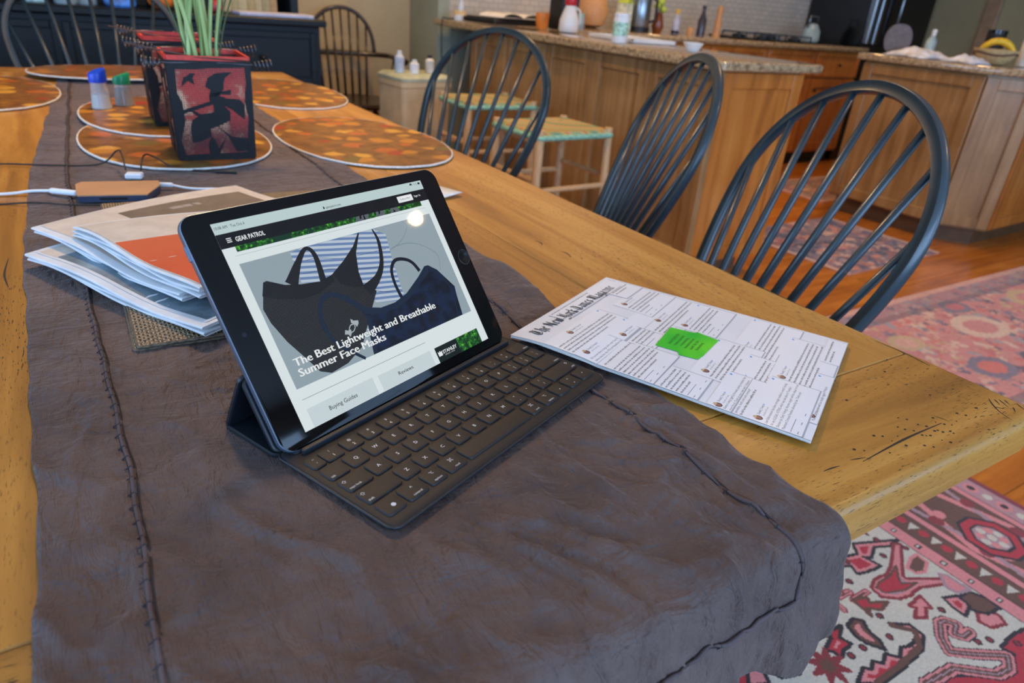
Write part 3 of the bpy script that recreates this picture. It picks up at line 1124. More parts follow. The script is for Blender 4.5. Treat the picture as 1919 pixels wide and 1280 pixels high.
px(band([(39.2, 100.5), (52.1, 114.7), (63.4, 123.4), (68.7, 116.3), (66.2, 96.2)], [11, 5, 2.8, 4.2, 6]), 'black_mask_left_loop', BK)
t_ = NT('px_navy')
nn_ = t_.noise(t_.coord((1, 1, 1)), 90., 3)
nc = t_.ramp(nn_, [(.4, (6, 15, 34)), (.6, (14, 36, 72))])
t_.p(Base_Color=(*lin((4, 4, 4)), 1), Roughness=.025, Emission_Color=nc, Emission_Strength=0.640)
NVB = emit('px_navy_edge', (22, 42, 70), .75)
px(band([(162.1, 79.3), (158.3, 87.9), (151.3, 92.9), (141.0, 94.4), (133.3, 87.9), (130.6, 76.1), (131.5, 62.2)], [3.6, 3.2, 3, 3, 3, 3, 3.4]), 'navy_mask_ear_loop', emit('px_navy_dark', (14, 22, 40), .75))
px([[(173.9, 81.7), (182.2, 75.2), (194.3, 56.1), (192.3, 47.5), (189.4, 29.7), (81.3, 29.7), (84.9, 43.1), (89.4, 55.6), (87.9, 64.1), (105.9, 60.5), (121.4, 59.9), (137.2, 63.6), (156.9, 73.1), (168.8, 80.8)]], 'navy_mask', MATS['px_navy'])
px([[(89.7, 67.5), (106.7, 61.9), (122.4, 61.7), (138.2, 65.4), (158.0, 75.0), (169.4, 81.8), (173.9, 81.7), (173.6, 76.3), (159.6, 70.2), (139.7, 60.7), (122.2, 56.5), (104.2, 57.4), (89.0, 61.8)]] + band([(173.9, 79), (183, 70), (189, 56), (187, 44), (184, 30)], [3, 2, 1.5, 1.5, 1.5]) + band([(91, 60), (89, 50), (86, 38), (84, 30)], [4, 4, 4, 4]), 'navy_mask_binding', NVB)
px(band([(90.4, 64.3), (81.7, 74.9), (73.6, 81.8), (65.1, 85.1), (57.0, 82.3), (51.3, 73.6), (50.1, 60.8), (55.4, 47.5), (72.6, 29.6)], [5, 4.6, 4.4, 4, 3.6, 3.6, 3.4, 3, 2.4]), 'navy_mask_loose_loop', NVB)
LG = emit('px_logo', (190, 202, 208), .85)
px([[(74.6, 62.4), (76.5, 60.2), (80.8, 59.2), (80.0, 56.8), (77.2, 54.6), (76.6, 57.0), (73.6, 59.2)], [(65.9, 55.8), (68.4, 54.4), (71.0, 54.8), (70.6, 52.0), (68.0, 49.4), (66.9, 51.8), (64.0, 52.6)]] + band([(75.6, 57.8), (72.2, 57.6), (69.6, 55.0), (69.0, 53.2)], [1.0, .8, .8, 1.0]) + band([(76, 57.4), (75.2, 54.6), (72, 52.4), (69.2, 52.9)], [1.0, .8, .8, 1.0]), 'sports_emblem', LG)
px_text([(s_, 8.3, 14 + d_, y_, f_, 0, 'LEFT') for d_ in (0, .2, .4, .6) for s_, y_, f_ in (('The Best Lightweight and Breathable', 44.6, 148), ('Summer Face Masks', 36.6, 84))], 'headline', MATS['px_white'])
px([rect(8, 21.1, 134.8, 21.5)], 'middle_rule', emit('px_rule2', (150, 166, 172), .85))
px([rect(8, 0.3, 70.7, 14.2), rect(76, .3, 135.9, 13.4)], 'link_boxes', emit('px_box', (216, 230, 234), .95))
px_text([('Buying Guides', 4.6, 38.4, 6.0, 26.5, .004, 'CENTER'), ('Reviews', 4.4, 104, 6.3, 16.5, .004, 'CENTER')], 'link_text', emit('px_dark', (40, 46, 52), .6))
px([rect(141.4, 0, 198.6, 13.4)], 'advert_box', MATS['px_leaves'])
px([rect(141.4, 0, 141.4 + 28, 13.4)], 'advert_box_shade', emit('px_forest', (2, 26, 14), .7))
px_text([('STANLEY', 4.2, 149, 5.9, 18, .025, 'LEFT'), ('SINCE 1913', 1.5, 150.5, 3.9, 12, 0, 'LEFT')], 'advert_text', MATS['px_white'])
px([[(143.4, 5), (148, 5), (148.2, 9.2), (146.6, 8.2), (145.8, 9.6), (144.8, 8.2), (143.2, 9.2)]], 'advert_emblem', MATS['px_white'])

# ================================================================== magazine
TLm = Vector((.2308, .1551))
mxv = Vector((.89018789, .4555936))
myv = Vector((.4555936, -.89018789))
MX0, MX1, MY0, MY1 = -9, 218, 4, 281           # millimetres in the cover's own frame
mc = TLm + mxv * .102 + myv * .142
mag = empty('magazine', (mc.x, mc.y, T), 0, 'white magazine covered in printed message cards with one green card', 'magazine')


def mag_z(x, y):
    """lie of the cover: lifted at the corner that rests on the keyboard and at the free lower corner"""
    u, v = (x - MX0) / (MX1 - MX0), (y - MY0) / (MY1 - MY0)
    z = .0046 + .0042 * (1 - u) * max(0, 1 - 1.3 * v)
    z += .003 * (1 - u) ** 2 * max(0, 1 - v * 1.25) ** 1.4
    z += .003 * math.sin(PI * min(1, v * 3)) * (1 - u) if v < .333 else 0
    z += .0040 * max(0, v - .3) ** 1.3 * (1 - u) ** 1.1
    z += .003 * (1 - u) * math.sin(v * 3.1)
    return z


def mg(x, y, z=0.):
    p = TLm + mxv * (x * mm) + myv * (y * mm)
    return (p.x - mc.x, p.y - mc.y, mag_z(x, y) + z)


mat('mag_paper', (222, 226, 232), .36, var=.02, vs=30, coat=.08)
mat('mag_pages', (205, 200, 190), .6, var=.1, vs=40, stretch=(1, 1, 60))
mb = MB()
mb.grid(lambda s, t: mg(MX0 + (MX1 - MX0) * s, MY0 + (MY1 - MY0) * t), 76, 92)
o = mb.build('front_cover', MATS['mag_paper'], mag, True)
rim = []
N = 40
per = [(MX0 + (MX1 - MX0) * k / N, MY0) for k in range(N)] + [(MX1, MY0 + (MY1 - MY0) * k / N) for k in range(N)] + [(MX1 - (MX1 - MX0) * k / N, MY1) for k in range(N)] + [(MX0, MY1 - (MY1 - MY0) * k / N) for k in range(N)]
ins = lambda p, k: (p[0] + (102 - p[0]) * k, p[1] + (142 - p[1]) * k)
mb = MB()
rings = [[mg(*p, -.0001) for p in per], [mg(*ins(p, .004), -.0006) for p in per], [mg(*ins(p, .006), -.0024) for p in per]]
mb.loops(rings, False, True)
mb.build('pages', MATS['mag_pages'], mag)
mb = MB()
mb.grid(lambda s, t: mg(MX0 + (MX1 - MX0) * s, MY1 + (MY0 - MY1) * t, -.0027), 30, 30)
mb.build('back_cover', MATS['mag_paper'], mag, True)

mat('mag_ink', (34, 46, 50), .35, var=.02)
mat('mag_grey', (132, 140, 152), .4, var=.02)
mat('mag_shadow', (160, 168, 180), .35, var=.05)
mat('mag_card', (228, 231, 236), .36, var=.01, coat=.08)
mat('mag_blue', (70, 150, 220), .35, var=.02)
mat('mag_name', (28, 60, 84), .35, var=.02)
mat('mag_skin', (176, 120, 104), .35, col2=(140, 90, 80), vs=400)
mat('mag_hair', (196, 170, 130), .35, var=.05)
mat('mag_suit', (50, 56, 70), .35)
t_ = NT('mag_green')
t_.p(Base_Color=t_.ramp(t_.noise(t_.coord((1, 1, 1)), 18., 2), [(.35, (20, 190, 40)), (.65, (96, 220, 36))]), Roughness=.25)
t_.b.inputs['Coat Weight'].default_value = .3


def quad_strip(mb, x0, x1, y0, y1, z, n=0):
    """subdivided rectangle that follows the cover"""
    mb.grid(lambda s, t: mg(x0 + (x1 - x0) * s, y0 + (y1 - y0) * t, z), max(1, int((x1 - x0) / 4)), max(1, int((y1 - y0) / 4)))


ml = lambda x, y, z: mg(x / mm, y / mm, z)


def mtext(mb, s, size, x, y, z, fit=None, bold=0., al='LEFT'):
    # text lies with its up direction towards the head of the cover
    vs, fs = text_geo(s, size, al, bold)
    k = 1
    if fit and vs:
        k = fit / (max(v[0] for v in vs) - min(v[0] for v in vs))
    mb.add([mg(x + a * k, y - b, z) for a, b in vs], [tuple(reversed(f)) for f in fs])


rr = random.Random(5)
LAW = ['Law Enforcement has been strongly notified to watch closely', 'for any ILLEGAL VOTING which may take place in Tuesday\'s', 'Election (or Early Voting). Anyone caught will be subject to the', 'Maximum Criminal Penalties allowed by law. Thank you!']
FRAUD = ['Of course there is large scale voter fraud happening on and', 'before election day. Why do Republican leaders deny what is', 'going on? So naive!']
BALLOT = ['Election is being rigged by the media, pushing completely false', 'voter fraud. Cheat at your own peril. Violators', 'penalties, both civil and criminal!']
MAILIN = ['The 2020 Election will be totally rigged if Mail-In', 'Voting is allowed to take place']
cards = [  # x, y of the card's upper left corner, width, avatar offset, text lines, real words
    (-10, 40, 122, (33, 47), (56, 4), None), (-8, 71, 118, (5, 78), (88, 4), FRAUD), (58, 76, 110, (70, 88), (97, 4), None), (100, 90, 112, (132, 102), (110, 3), None),
    (136, 48, 78, (148, 57), (66, 4), None), (130, 120, 82, (140, 129), (137, 4), None), (108, 183, 106, (119, 196), (204, 5), None), (38, 166, 94, (50, 178), (186, 4), None),
    (30, 202, 86, (42, 212), (220, 4), None), (78, 228, 112, (88, 239), (247, 5), None), (20, 265, 100, (32, 274), (278, 1), MAILIN[:1]), (-11, 196, 76, (-4, 205), (212, 4), BALLOT), (-11, 230, 94, (-2, 238), (246, 4), LAW),
    (-11, 106, 72, (None, None), (112, 6), None), (-11, 150, 48, (None, None), (156, 5), None), (60, 8, 150, (None, None), (11, 1), None), (150, 262, 64, (None, None), (268, 2), None), (166, 20, 48, (None, None), (34, 2), None)]
paper, shade, ink, grey, blue, name, skin, hair, suit = (MB() for _ in range(9))
for ci, (cx, cy, cw, av, (ty, nl), words) in enumerate(cards):
    zc = .00006 + ci * .00002
    ch = (ty - cy) + nl * 4.6 + 9
    x1, y1 = min(cx + cw, MX1 - .5), min(cy + ch, MY1 - .5)
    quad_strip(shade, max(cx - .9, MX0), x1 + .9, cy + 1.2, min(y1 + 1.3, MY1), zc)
    quad_strip(paper, max(cx, MX0), x1, cy, y1, zc + .000008)
    zt = zc + .000016
    tx = max(cx + 4, MX0 + 2)
    if av[0] is not None:
        ax, ay = av
        R_ = 3.6
        for mb_, pl in ((suit, [(ax + R_ * math.cos(a * PI / 8), ay + R_ * math.sin(a * PI / 8)) for a in range(16)]),
                        (skin, [(ax + .62 * R_ * math.cos(a * PI / 6), ay - .2 + .8 * R_ * math.sin(a * PI / 6)) for a in range(12)])):
            mb_.add([mg(max(x, MX0), y, zt + (.000004 if mb_ is skin else 0)) for x, y in pl], [tuple(range(len(pl)))])
        pl = [(ax + .7 * R_ * math.cos(a * PI / 8), ay - 1.3 + .9 * R_ * -math.sin(a * PI / 8)) for a in range(9)]
        hair.add([mg(max(x, MX0), y, zt + .000008) for x, y in pl + [(ax, ay - 1.6)]], [tuple(range(10))])
        mtext(name, 'Donald J. Trump', 3.1, ax + 5.5, ay - .4, zt, 18, .008)
        blue.add([mg(ax + 25.4 + .95 * math.cos(a * PI / 3), ay - 1.3 + .95 * math.sin(a * PI / 3), zt) for a in range(6)], [tuple(range(6))])
        mtext(grey, '@realDonaldTrump', 2.3, ax + 5.5, ay + 3.4, zt, 17)
        bxp = x1 - 5
        blue.add([mg(bxp + a, cy + 3 + b, zt) for a, b in ((-1.4, .9), (0, 1.5), (1.5, .4), (1.9, -1.2), (.8, -1.6), (.3, -.6), (-1.3, -1.1))], [tuple(range(7))])
    for li in range(nl):
        yy = ty + li * 4.6
        if words and li < len(words):
            mtext(ink, words[li], 3.4, tx, yy, zt, min(len(words[li]) * 1.42, x1 - tx - 2))
            continue
        x = tx
        end = x1 - 3 - (0 if li < nl - 1 else rr.uniform(.2, .6) * (x1 - tx))
        while x < end - 2:
            wl = rr.choice((2.2, 3.4, 4.6, 5.8, 7.0))
            xe = min(x + wl, end)
            # unreadable print: strokes of letters at x-height
            xx = x
            while xx < xe:
                hgt = rr.choice((1.5, 1.5, 1.5, 2.2))
                ink.add([mg(xx, yy, zt), mg(xx + .5, yy, zt), mg(xx + .5, yy - hgt, zt), mg(xx, yy - hgt, zt)], [(0, 1, 2, 3)])
                if rr.random() < .75:
                    ink.add([mg(xx, yy - 1.5 + .4, zt), mg(xx + .9, yy - 1.5 + .4, zt), mg(xx + .9, yy - 1.5, zt), mg(xx, yy - 1.5, zt)], [(0, 1, 2, 3)])
                xx += .95
            x = xe + 1.3
    yy = ty + nl * 4.6 + 1
    if yy + 6 < MY1 and nl > 2:
        quad_strip(grey, tx, min(tx + 24, x1), yy - 1.2, yy - .6, zt, 3)
        for k in range(3):
            quad_strip(grey, tx + k * 17, min(tx + k * 17 + 4.5, x1), yy + 4.2, yy + 4.9, zt, 2)
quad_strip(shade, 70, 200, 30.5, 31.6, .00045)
paper.build('printed_cards', MATS['mag_card'], mag, True)
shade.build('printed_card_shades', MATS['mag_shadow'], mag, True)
ink.build('printed_text', MATS['mag_ink'], mag)['kind'] = 'stuff'
grey.build('printed_small_text', MATS['mag_grey'], mag)['kind'] = 'stuff'
blue.build('printed_blue_marks', MATS['mag_blue'], mag)['kind'] = 'stuff'
name.build('printed_names', MATS['mag_name'], mag)
suit.build('portrait_discs', MATS['mag_suit'], mag)['kind'] = 'stuff'
skin.build('portrait_faces', MATS['mag_skin'], mag)['kind'] = 'stuff'
hair.build('portrait_hair', MATS['mag_hair'], mag)['kind'] = 'stuff'
zg = .00055
mb = MB()
gp = [(123, 119), (127, 144), (131, 145), (129, 152), (126, 169), (78, 167), (67, 165), (64, 147), (70, 145), (69, 122)]
mb.add([mg(x, y, zg) for x, y in gp] + [mg(97, 144, zg)], [(i, (i + 1) % 10, 10) for i in range(10)])
mb.build('green_card', MATS['mag_green'], mag)
mb = MB()
for i, s in enumerate(('AN ATTACK ON', 'voting to stop fraud', 'is undermining', 'American democracy', 'itself. By Jim', 'Rutenberg')):
    mtext(mb, s, 4.2 if i else 4.6, 97, 133 + i * 5.2, zg + .00004, (30, 28, 24, 29, 26, 21)[i], .01, 'CENTER')
mb.build('green_card_text', mat('mag_green_ink', (20, 84, 28), .4), mag)

# masthead in blackletter, written with a broad nib
GL = {  # glyph: advance, strokes
    'T': (1.35, [[(.05, 1.15), (.3, 1.42), (.7, 1.2), (1.1, 1.42)], [(.35, 1.15), (.2, .75), (.25, .3), (.55, .05), (.95, .12), (1.1, .4)], [(.65, 1.15), (.6, .3)], [(.8, 1.1), (.78, .3)]]),
    'h': (.8, [[(.15, 1.45), (.15, .15), (.27, .05)], [(.15, .75), (.4, .95), (.58, .8), (.58, .2), (.42, -.25)]]),
    'e': (.68, [[(.15, .8), (.15, .2), (.32, .05), (.52, .2)], [(.15, .8), (.35, .97), (.5, .75), (.18, .5)]]),
    'N': (1.35, [[(.1, 1.1), (.3, 1.4), (.45, 1.1), (.85, .2), (1.1, .02)], [(.3, 1.2), (.3, .25), (.1, .05)], [(1.05, 1.4), (.95, 1.1), (1.0, .1)], [(.1, .6), (.3, .75)]]),
    'w': (1.05, [[(.12, .95), (.15, .2), (.32, .05), (.48, .2)], [(.45, .95), (.48, .2), (.66, .05), (.82, .25), (.82, .75), (.7, .97)]]),
    'Y': (1.25, [[(.1, 1.2), (.3, 1.42), (.38, 1.1), (.34, .55), (.6, .35), (.9, .5)], [(.95, 1.42), (.85, 1.2), (.95, .2), (.75, -.2), (.35, -.3), (.15, -.15)], [(.55, 1.2), (.55, .5)]]),
    'o': (.7, [[(.35, .97), (.14, .78), (.14, .22), (.35, .03), (.56, .22), (.56, .78), (.35, .97)]]),
    'r': (.6, [[(.06, .92), (.18, .82), (.18, .18), (.3, .05)], [(.18, .78), (.38, .97), (.5, .85)]]),
    'k': (.72, [[(.15, 1.45), (.15, .15), (.27, .05)], [(.15, .6), (.45, .95), (.5, .72), (.2, .55)], [(.25, .5), (.48, .12), (.62, .05)]]),
    'i': (.42, [[(.06, .92), (.18, .82), (.18, .18), (.32, .05)], [(.16, 1.25), (.24, 1.33)]]),
    'm': (1.15, [[(.06, .92), (.18, .82), (.18, .08)], [(.18, .78), (.4, .97), (.52, .82), (.52, .08)], [(.52, .78), (.74, .97), (.88, .82), (.88, .18), (1.02, .05)]]),
    'n': (.82, [[(.06, .92), (.18, .82), (.18, .08)], [(.18, .78), (.4, .97), (.54, .82), (.54, .18), (.68, .05)]]),
    's': (.62, [[(.5, .85), (.3, .97), (.12, .75), (.45, .4), (.45, .18), (.25, .03), (.08, .18)]]),
    'M': (1.65, [[(.08, 1.1), (.28, 1.4), (.36, 1.1), (.36, .2), (.12, .05)], [(.36, 1.15), (.62, 1.42), (.78, 1.15), (.78, .1)], [(.78, 1.15), (1.05, 1.42), (1.22, 1.15), (1.2, .2), (1.42, .05)], [(.56, 1.15), (.56, .3)]]),
    'a': (.74, [[(.12, .8), (.35, .97), (.52, .8), (.52, .18), (.66, .05)], [(.52, .55), (.2, .5), (.14, .2), (.3, .04), (.52, .2)]]),
    'g': (.74, [[(.52, .85), (.3, .97), (.14, .75), (.14, .3), (.32, .12), (.52, .3)], [(.54, .95), (.54, -.1), (.35, -.35), (.1, -.22)]]),
    'z': (.62, [[(.08, .85), (.3, .92), (.5, .88), (.12, .1), (.32, .08), (.56, .12)]]),
    ' ': (.34, [])}
nib = (math.cos(math.radians(38)) * .115, math.sin(math.radians(38)) * .115)
mast = MB()
s_txt = 'The New York Times Magazine'
tot = sum(GL[c_][0] for c_ in s_txt)
kx_ = 186 / tot
x = 5
for c_ in s_txt:
    adv, strokes = GL[c_]
    for stx in strokes:
        for (ax, ay), (bx_, by_) in zip(stx, stx[1:]):
            q = [(ax - nib[0], ay - nib[1]), (ax + nib[0], ay + nib[1]), (bx_ + nib[0], by_ + nib[1]), (bx_ - nib[0], by_ - nib[1])]
            mast.add([mg(x + a * kx_, 28.5 - b * 9.4, .00055) for a, b in q], [(0, 1, 2, 3)])
    x += adv * kx_
mast.build('masthead', MATS['mag_ink'], mag)

# ================================================================== newspapers and woven mats under them
mat('news_white', (214, 218, 220), .7, var=.04, vs=30, bump=.1, bs=300)
mat('news_cream', (206, 194, 180), .7, var=.05, vs=30)
mat('news_red', (206, 84, 48), .6, var=.04)
mat('news_bluegrey', (104, 122, 132), .6, var=.35, vs=22)
mat('news_taupe', (112, 98, 86), .6, var=.1, vs=30)
mat('news_print', (150, 142, 136), .7)


def newspaper(label, corners, zs, leaves, gap, prints, fan=.004, group='folded newspapers behind the tablet'):
    """corners: near fold start, near fold end, far end, far start (x, y); zs: height at each corner"""
    cx = sum(c_[0] for c_ in corners) / 4
    cy = sum(c_[1] for c_ in corners) / 4
    e = empty('newspaper', (cx, cy, T), 0, label, 'newspaper', group)
    P = [Vector((c_[0] - cx, c_[1] - cy, z)) for c_, z in zip(corners, zs)]

    def surf(s, t, dz=0., ds=0.):
        a = P[0].lerp(P[1], s)
        b = P[3].lerp(P[2], s)
        p = a.lerp(b, t)
        d = (a - b).normalized()
        p = p + d * ds
        bulge = .0035 * math.sin(PI * min(1, max(0, t)) * .9) + .0022 * math.sin(s * 7 + t * 3)
        return p + Vector((0, 0, dz + bulge))
    rl = random.Random(len(label))
    for k in range(leaves):
        z0 = k * gap
        off = rl.uniform(-fan, fan) if k else 0
        r = gap * .46
        mb = MB()
        rings = []
        for i in range(25):
            s = i / 24
            ring = []
            wave = .0015 * math.sin(s * 9 + k * 2.1)
            for j in range(9):
                ring.append(surf(s, 1 - j / 8, z0 + r * .9 + wave * (j / 8), off * (j / 8)))
            for a in (30, 60, 90, 120, 150):
                q = surf(s, 0, z0 + wave, off)
                d = (P[0].lerp(P[1], s) - P[3].lerp(P[2], s)).normalized()
                ring.append(q + d * r * math.sin(math.radians(a)) + Vector((0, 0, r * .9 * math.cos(math.radians(a)))))
            for j in range(9):
                ring.append(surf(s, j / 8, z0 - r * .9 + wave * (1 - j / 8), off * (1 - j / 8)))
            rings.append(ring)
        mb.loops(rings)
        mb.build('folded_sheet', MATS['news_white'], e, 50)
    zt = (leaves - 1) * gap + gap * .46 * .9 + .0006
    for nm, m_, s0, s1, t0, t1 in prints:
        mb = MB()
        mb.grid(lambda s, t: surf(s0 + (s1 - s0) * s, t0 + (t1 - t0) * t, zt + .0015 * math.sin((s0 + (s1 - s0) * s) * 9 + (leaves - 1) * 2.1) * (1 - (t0 + (t1 - t0) * t)) + (.0001 if nm != 'page' else 0)), 16, 12)
        mb.build(nm, MATS[m_], e, True)
    return e


# woven mats (a pair, squared up)
t_ = NT('woven_mat')
v_ = t_.coord((1, 1, 1), rot=(0, 0, 0))
ck = t_.n('ShaderNodeTexChecker', Vector=v_, Scale=260.)
wx = t_.n('ShaderNodeTexWave', {'bands_direction': 'X'}, Vector=v_, Scale=95., Distortion=.6)
wy = t_.n('ShaderNodeTexWave', {'bands_direction': 'Y'}, Vector=v_, Scale=95., Distortion=.6)
mxn = t_.n('ShaderNodeMix', {'data_type': 'FLOAT'})
t_.t.links.new(ck.outputs[1], mxn.inputs[0])
t_.t.links.new(wx.outputs[1], mxn.inputs[2])
t_.t.links.new(wy.outputs[1], mxn.inputs[3])
nz = t_.noise(v_, 170., 1)
sm = t_.n('ShaderNodeMath', {'operation': 'MULTIPLY_ADD'}, _0=nz, _1=.7, _2=-.3)
ad = t_.n('ShaderNodeMath', {'operation': 'ADD'}, _0=mxn.outputs[0], _1=sm.outputs[0])
t_.p(Base_Color=t_.ramp(ad.outputs[0], [(.2, (38, 36, 32)), (.5, (112, 92, 66)), (.8, (176, 152, 116))]), Roughness=.5)
t_.bump(mxn.outputs[0], .8, .0012)
for k, lb in enumerate(('brown and tan woven placemat lying directly on the runner under the newspapers', 'brown and tan woven placemat squared up on top of its twin under the newspapers')):
    e = empty('woven_placemat', (.080, .485, T + .0022 + k * .0034), math.radians(-1.5 + k * .8), lb, 'placemat', 'woven placemats under the newspapers')
    slab(-.158, .158, -.228, .228, .002, [(.0006, 0), (0, .0006), (0, .0026), (.0006, .0032)], 2).build('weave', MATS['woven_mat'], e)
    MB().tube([(x, y, .0017) for x, y in rrect(-.1582, .1582, -.2282, .2282, .003, 3)], .0016, 6, closed=True).build('edge_cord', mat('woven_edge', (84, 72, 56), .6, var=.4, vs=300), e, True)

newspaper('folded newspaper with a blue-grey picture page, lowest of the pile behind the tablet', [(-.1574, .507), (-.0277, .25), (.21, .37), (.08, .63)], [.0112, .0112, .0112, .0112], 3, .0034,
          [('page', 'news_white', .02, .98, .02, .98), ('picture', 'news_bluegrey', .14, .965, .035, .9), ('printed_border', 'news_cream', .03, .14, .03, .4)], .002)
newspaper('folded newspaper with a brown picture page, farthest of the pile by the white cable', [(-.1486, .560), (-.036, .305), (.22, .42), (.092, .676)], [.0242, .0236, .0236, .0242], 3, .003,
          [('page', 'news_cream', .01, .99, .02, .99), ('picture', 'news_taupe', .10, .95, .30, .93), ('printed_lines', 'news_print', .16, .19, .5, .86)], .003)
newspaper('folded newspaper with a red-orange block, topmost of the pile behind the tablet', [(-.1124, .4964), (-.0247, .278), (.20, .36), (.10, .50)], [.0365, .0355, .0355, .0355], 4, .0028,
          [('page', 'news_cream', .03, .97, .015, .98), ('red_block', 'news_red', .34, .985, .02, .97)], .002)

# loose white sheet whose corner shows beyond the tablet
mb = MB()
mb.grid(lambda s, t: (.31 + .13 * s - .03 * t, .60 + .075 * t + .045 * s, T + .001 + .012 * (1 - s) * 0 + .006 * s), 6, 6)
o = mb.build('paper_sheet', MATS['news_white'], None, True)
md = o.modifiers.new('thickness', 'SOLIDIFY')
md.thickness = .0004
tag(o, 'white sheet of paper with its corner sticking out beyond the tablet', 'paper')

# ================================================================== oval placemats with autumn leaves
t_ = NT('leaf_print')
v_ = t_.coord((1, 1, 1), True)
wr = t_.n('ShaderNodeTexNoise', Vector=v_, Scale=26., Detail=2.)
mxv_ = t_.n('ShaderNodeVectorMath', {'operation': 'MULTIPLY_ADD'})
t_.t.links.new(wr.outputs[1], mxv_.inputs[0])
mxv_.inputs[1].default_value = (.035, .035, .035)
t_.t.links.new(v_, mxv_.inputs[2])
vo = t_.n('ShaderNodeTexVoronoi', {'feature': 'F1'}, Vector=mxv_.outputs[0], Scale=19.)
sep = t_.n('ShaderNodeSeparateColor', Color=vo.outputs[1])
leafc = t_.ramp(sep.outputs[0], [(0, (116, 76, 28)), (.2, (192, 130, 38)), (.44, (216, 162, 58)), (.66, (184, 98, 34)), (.84, (160, 54, 30)), (.92, (108, 92, 38))], 'CONSTANT')
inl = t_.ramp(vo.outputs[0], [(.36, (255, 255, 255)), (.5, (0, 0, 0))])
fieldc = t_.ramp(t_.noise(v_, 40., 3), [(.35, (108, 68, 26)), (.65, (146, 98, 40))])
vein = t_.noise(v_, 180., 2)
lc = t_.mix(vein, leafc, (150, 96, 34), 'MIX')
mq = t_.n('ShaderNodeMix', {'data_type': 'RGBA'}, Factor=.25)
t_.t.links.new(leafc, mq.inputs[6])
t_.t.links.new(lc, mq.inputs[7])
mz = t_.n('ShaderNodeMix', {'data_type': 'RGBA'})
t_.t.links.new(inl, mz.inputs[0])
t_.t.links.new(fieldc, mz.inputs[6])
t_.t.links.new(mq.outputs[2], mz.inputs[7])
t_.p(Base_Color=mz.outputs[2], Roughness=.35)
mat('white_cord', (208, 208, 204), .6, var=.1, vs=300)
for (x, y, rx, ry, rot, zl, lb) in (
        (.083, 1.155, .163, .255, 0, .0036, 'oval autumn leaf placemat under the front witch lantern'),
        (.10, 1.40, .165, .25, .03, .0082, 'oval autumn leaf placemat overlapping under the rear witch lantern'),
        (.437, 1.105, .163, .262, .02, .0022, 'oval autumn leaf placemat nearest the right edge of the table behind the tablet'),
        (.462, 1.80, .165, .29, -.04, .0006, 'oval autumn leaf placemat by the far right corner of the table'),
        (-.25, 1.79, .16, .28, .03, .0018, 'oval autumn leaf placemat at the left edge by the salt shaker'),
        (.08, 2.11, .235, .165, .0, .0128, 'oval autumn leaf placemat at the far head of the table')):
    e = empty('oval_placemat', (x, y, T + zl), rot, lb, 'placemat', 'oval placemats with autumn leaves')
    n_ = 64
    ov = [(rx * math.copysign(abs(math.cos(a)) ** .92, math.cos(a)), ry * math.copysign(abs(math.sin(a)) ** .92, math.sin(a))) for a in [2 * PI * k / n_ for k in range(n_)]]
    MB().prism(ov, 0, .0042).build('mat_cloth', MATS['leaf_print'], e)
    MB().tube([(a * 1.008, b * 1.008, .0022 + .0003 * math.sin(k * 2.1)) for k, (a, b) in enumerate(ov)], .0021, 6, closed=True).build('edge_cord', MATS['white_cord'], e, True)

# ================================================================== lanterns with a witch cut-out
mat('lantern_black', (11, 14, 17), .5, spec=.3, var=.1, vs=60)
t_ = NT('lantern_mesh')
v_ = t_.coord((1, 1, 1))
vo = t_.n('ShaderNodeTexVoronoi', {'feature': 'F1'}, Vector=v_, Scale=330., Randomness=.1)
base_c = t_.ramp(t_.noise(v_, 26., 2), [(.36, (214, 50, 34)), (.52, (206, 72, 50)), (.60, (244, 190, 150))])
rc_ = t_.ramp(vo.outputs[0], [(.32, (255, 255, 255)), (.5, (96, 60, 56))])
t_.p(Base_Color=t_.mix(1., base_c, rc_, 'MULTIPLY'), Roughness=.5)
mat('lantern_red', (205, 52, 36), .5, var=.15, vs=80)
mat('wire_grey', (84, 84, 88), .35, metal=.7)
mat('wire_rust', (92, 66, 54), .5, metal=.4)
WITCH = [
    [(.43, .746), (.475, .834), (.565, .88), (.773, .895), (.672, .831), (.646, .716), (.551, .644), (.466, .643), (.488, .713)],
    [(.482, .678), (.461, .608), (.506, .557), (.506, .487), (.328, .46), (.219, .399), (.188, .296), (.195, .168), (.3, .184), (.443, .235), (.434, .313), (.538, .339), (.7, .401), (.712, .489), (.635, .558), (.747, .507), (.887, .41), (.904, .561), (.846, .617), (.677, .629), (.595, .654), (.608, .671), (.735, .668), (.741, .718), (.623, .698)],
    [(.097, .501), (.481, .6), (.497, .565), (.112, .467)], [(.26, .502), (.35, .46), (.293, .447), (.206, .502)],
    [(.538, .339), (.665, .225), (.756, .066), (.905, .073), (.909, .206), (.71, .225), (.588, .304)],
    [(.443, .235), (.396, .157), (.397, .036), (.524, .043), (.618, .208), (.523, .104), (.481, .191)],
    [(.227, .845), (.263, .872), (.326, .873), (.287, .829), (.306, .761), (.23, .802), (.145, .74), (.184, .835)]]
INNER = [(.10, .915), (.323, .916), (.572, .933), (.933, .944), (.939, .793), (.908, .597), (.943, .419), (.904, .064), (.789, .053), (.088, .04), (.055, .195), (.14, .40), (.13, .58), (.086, .68)]


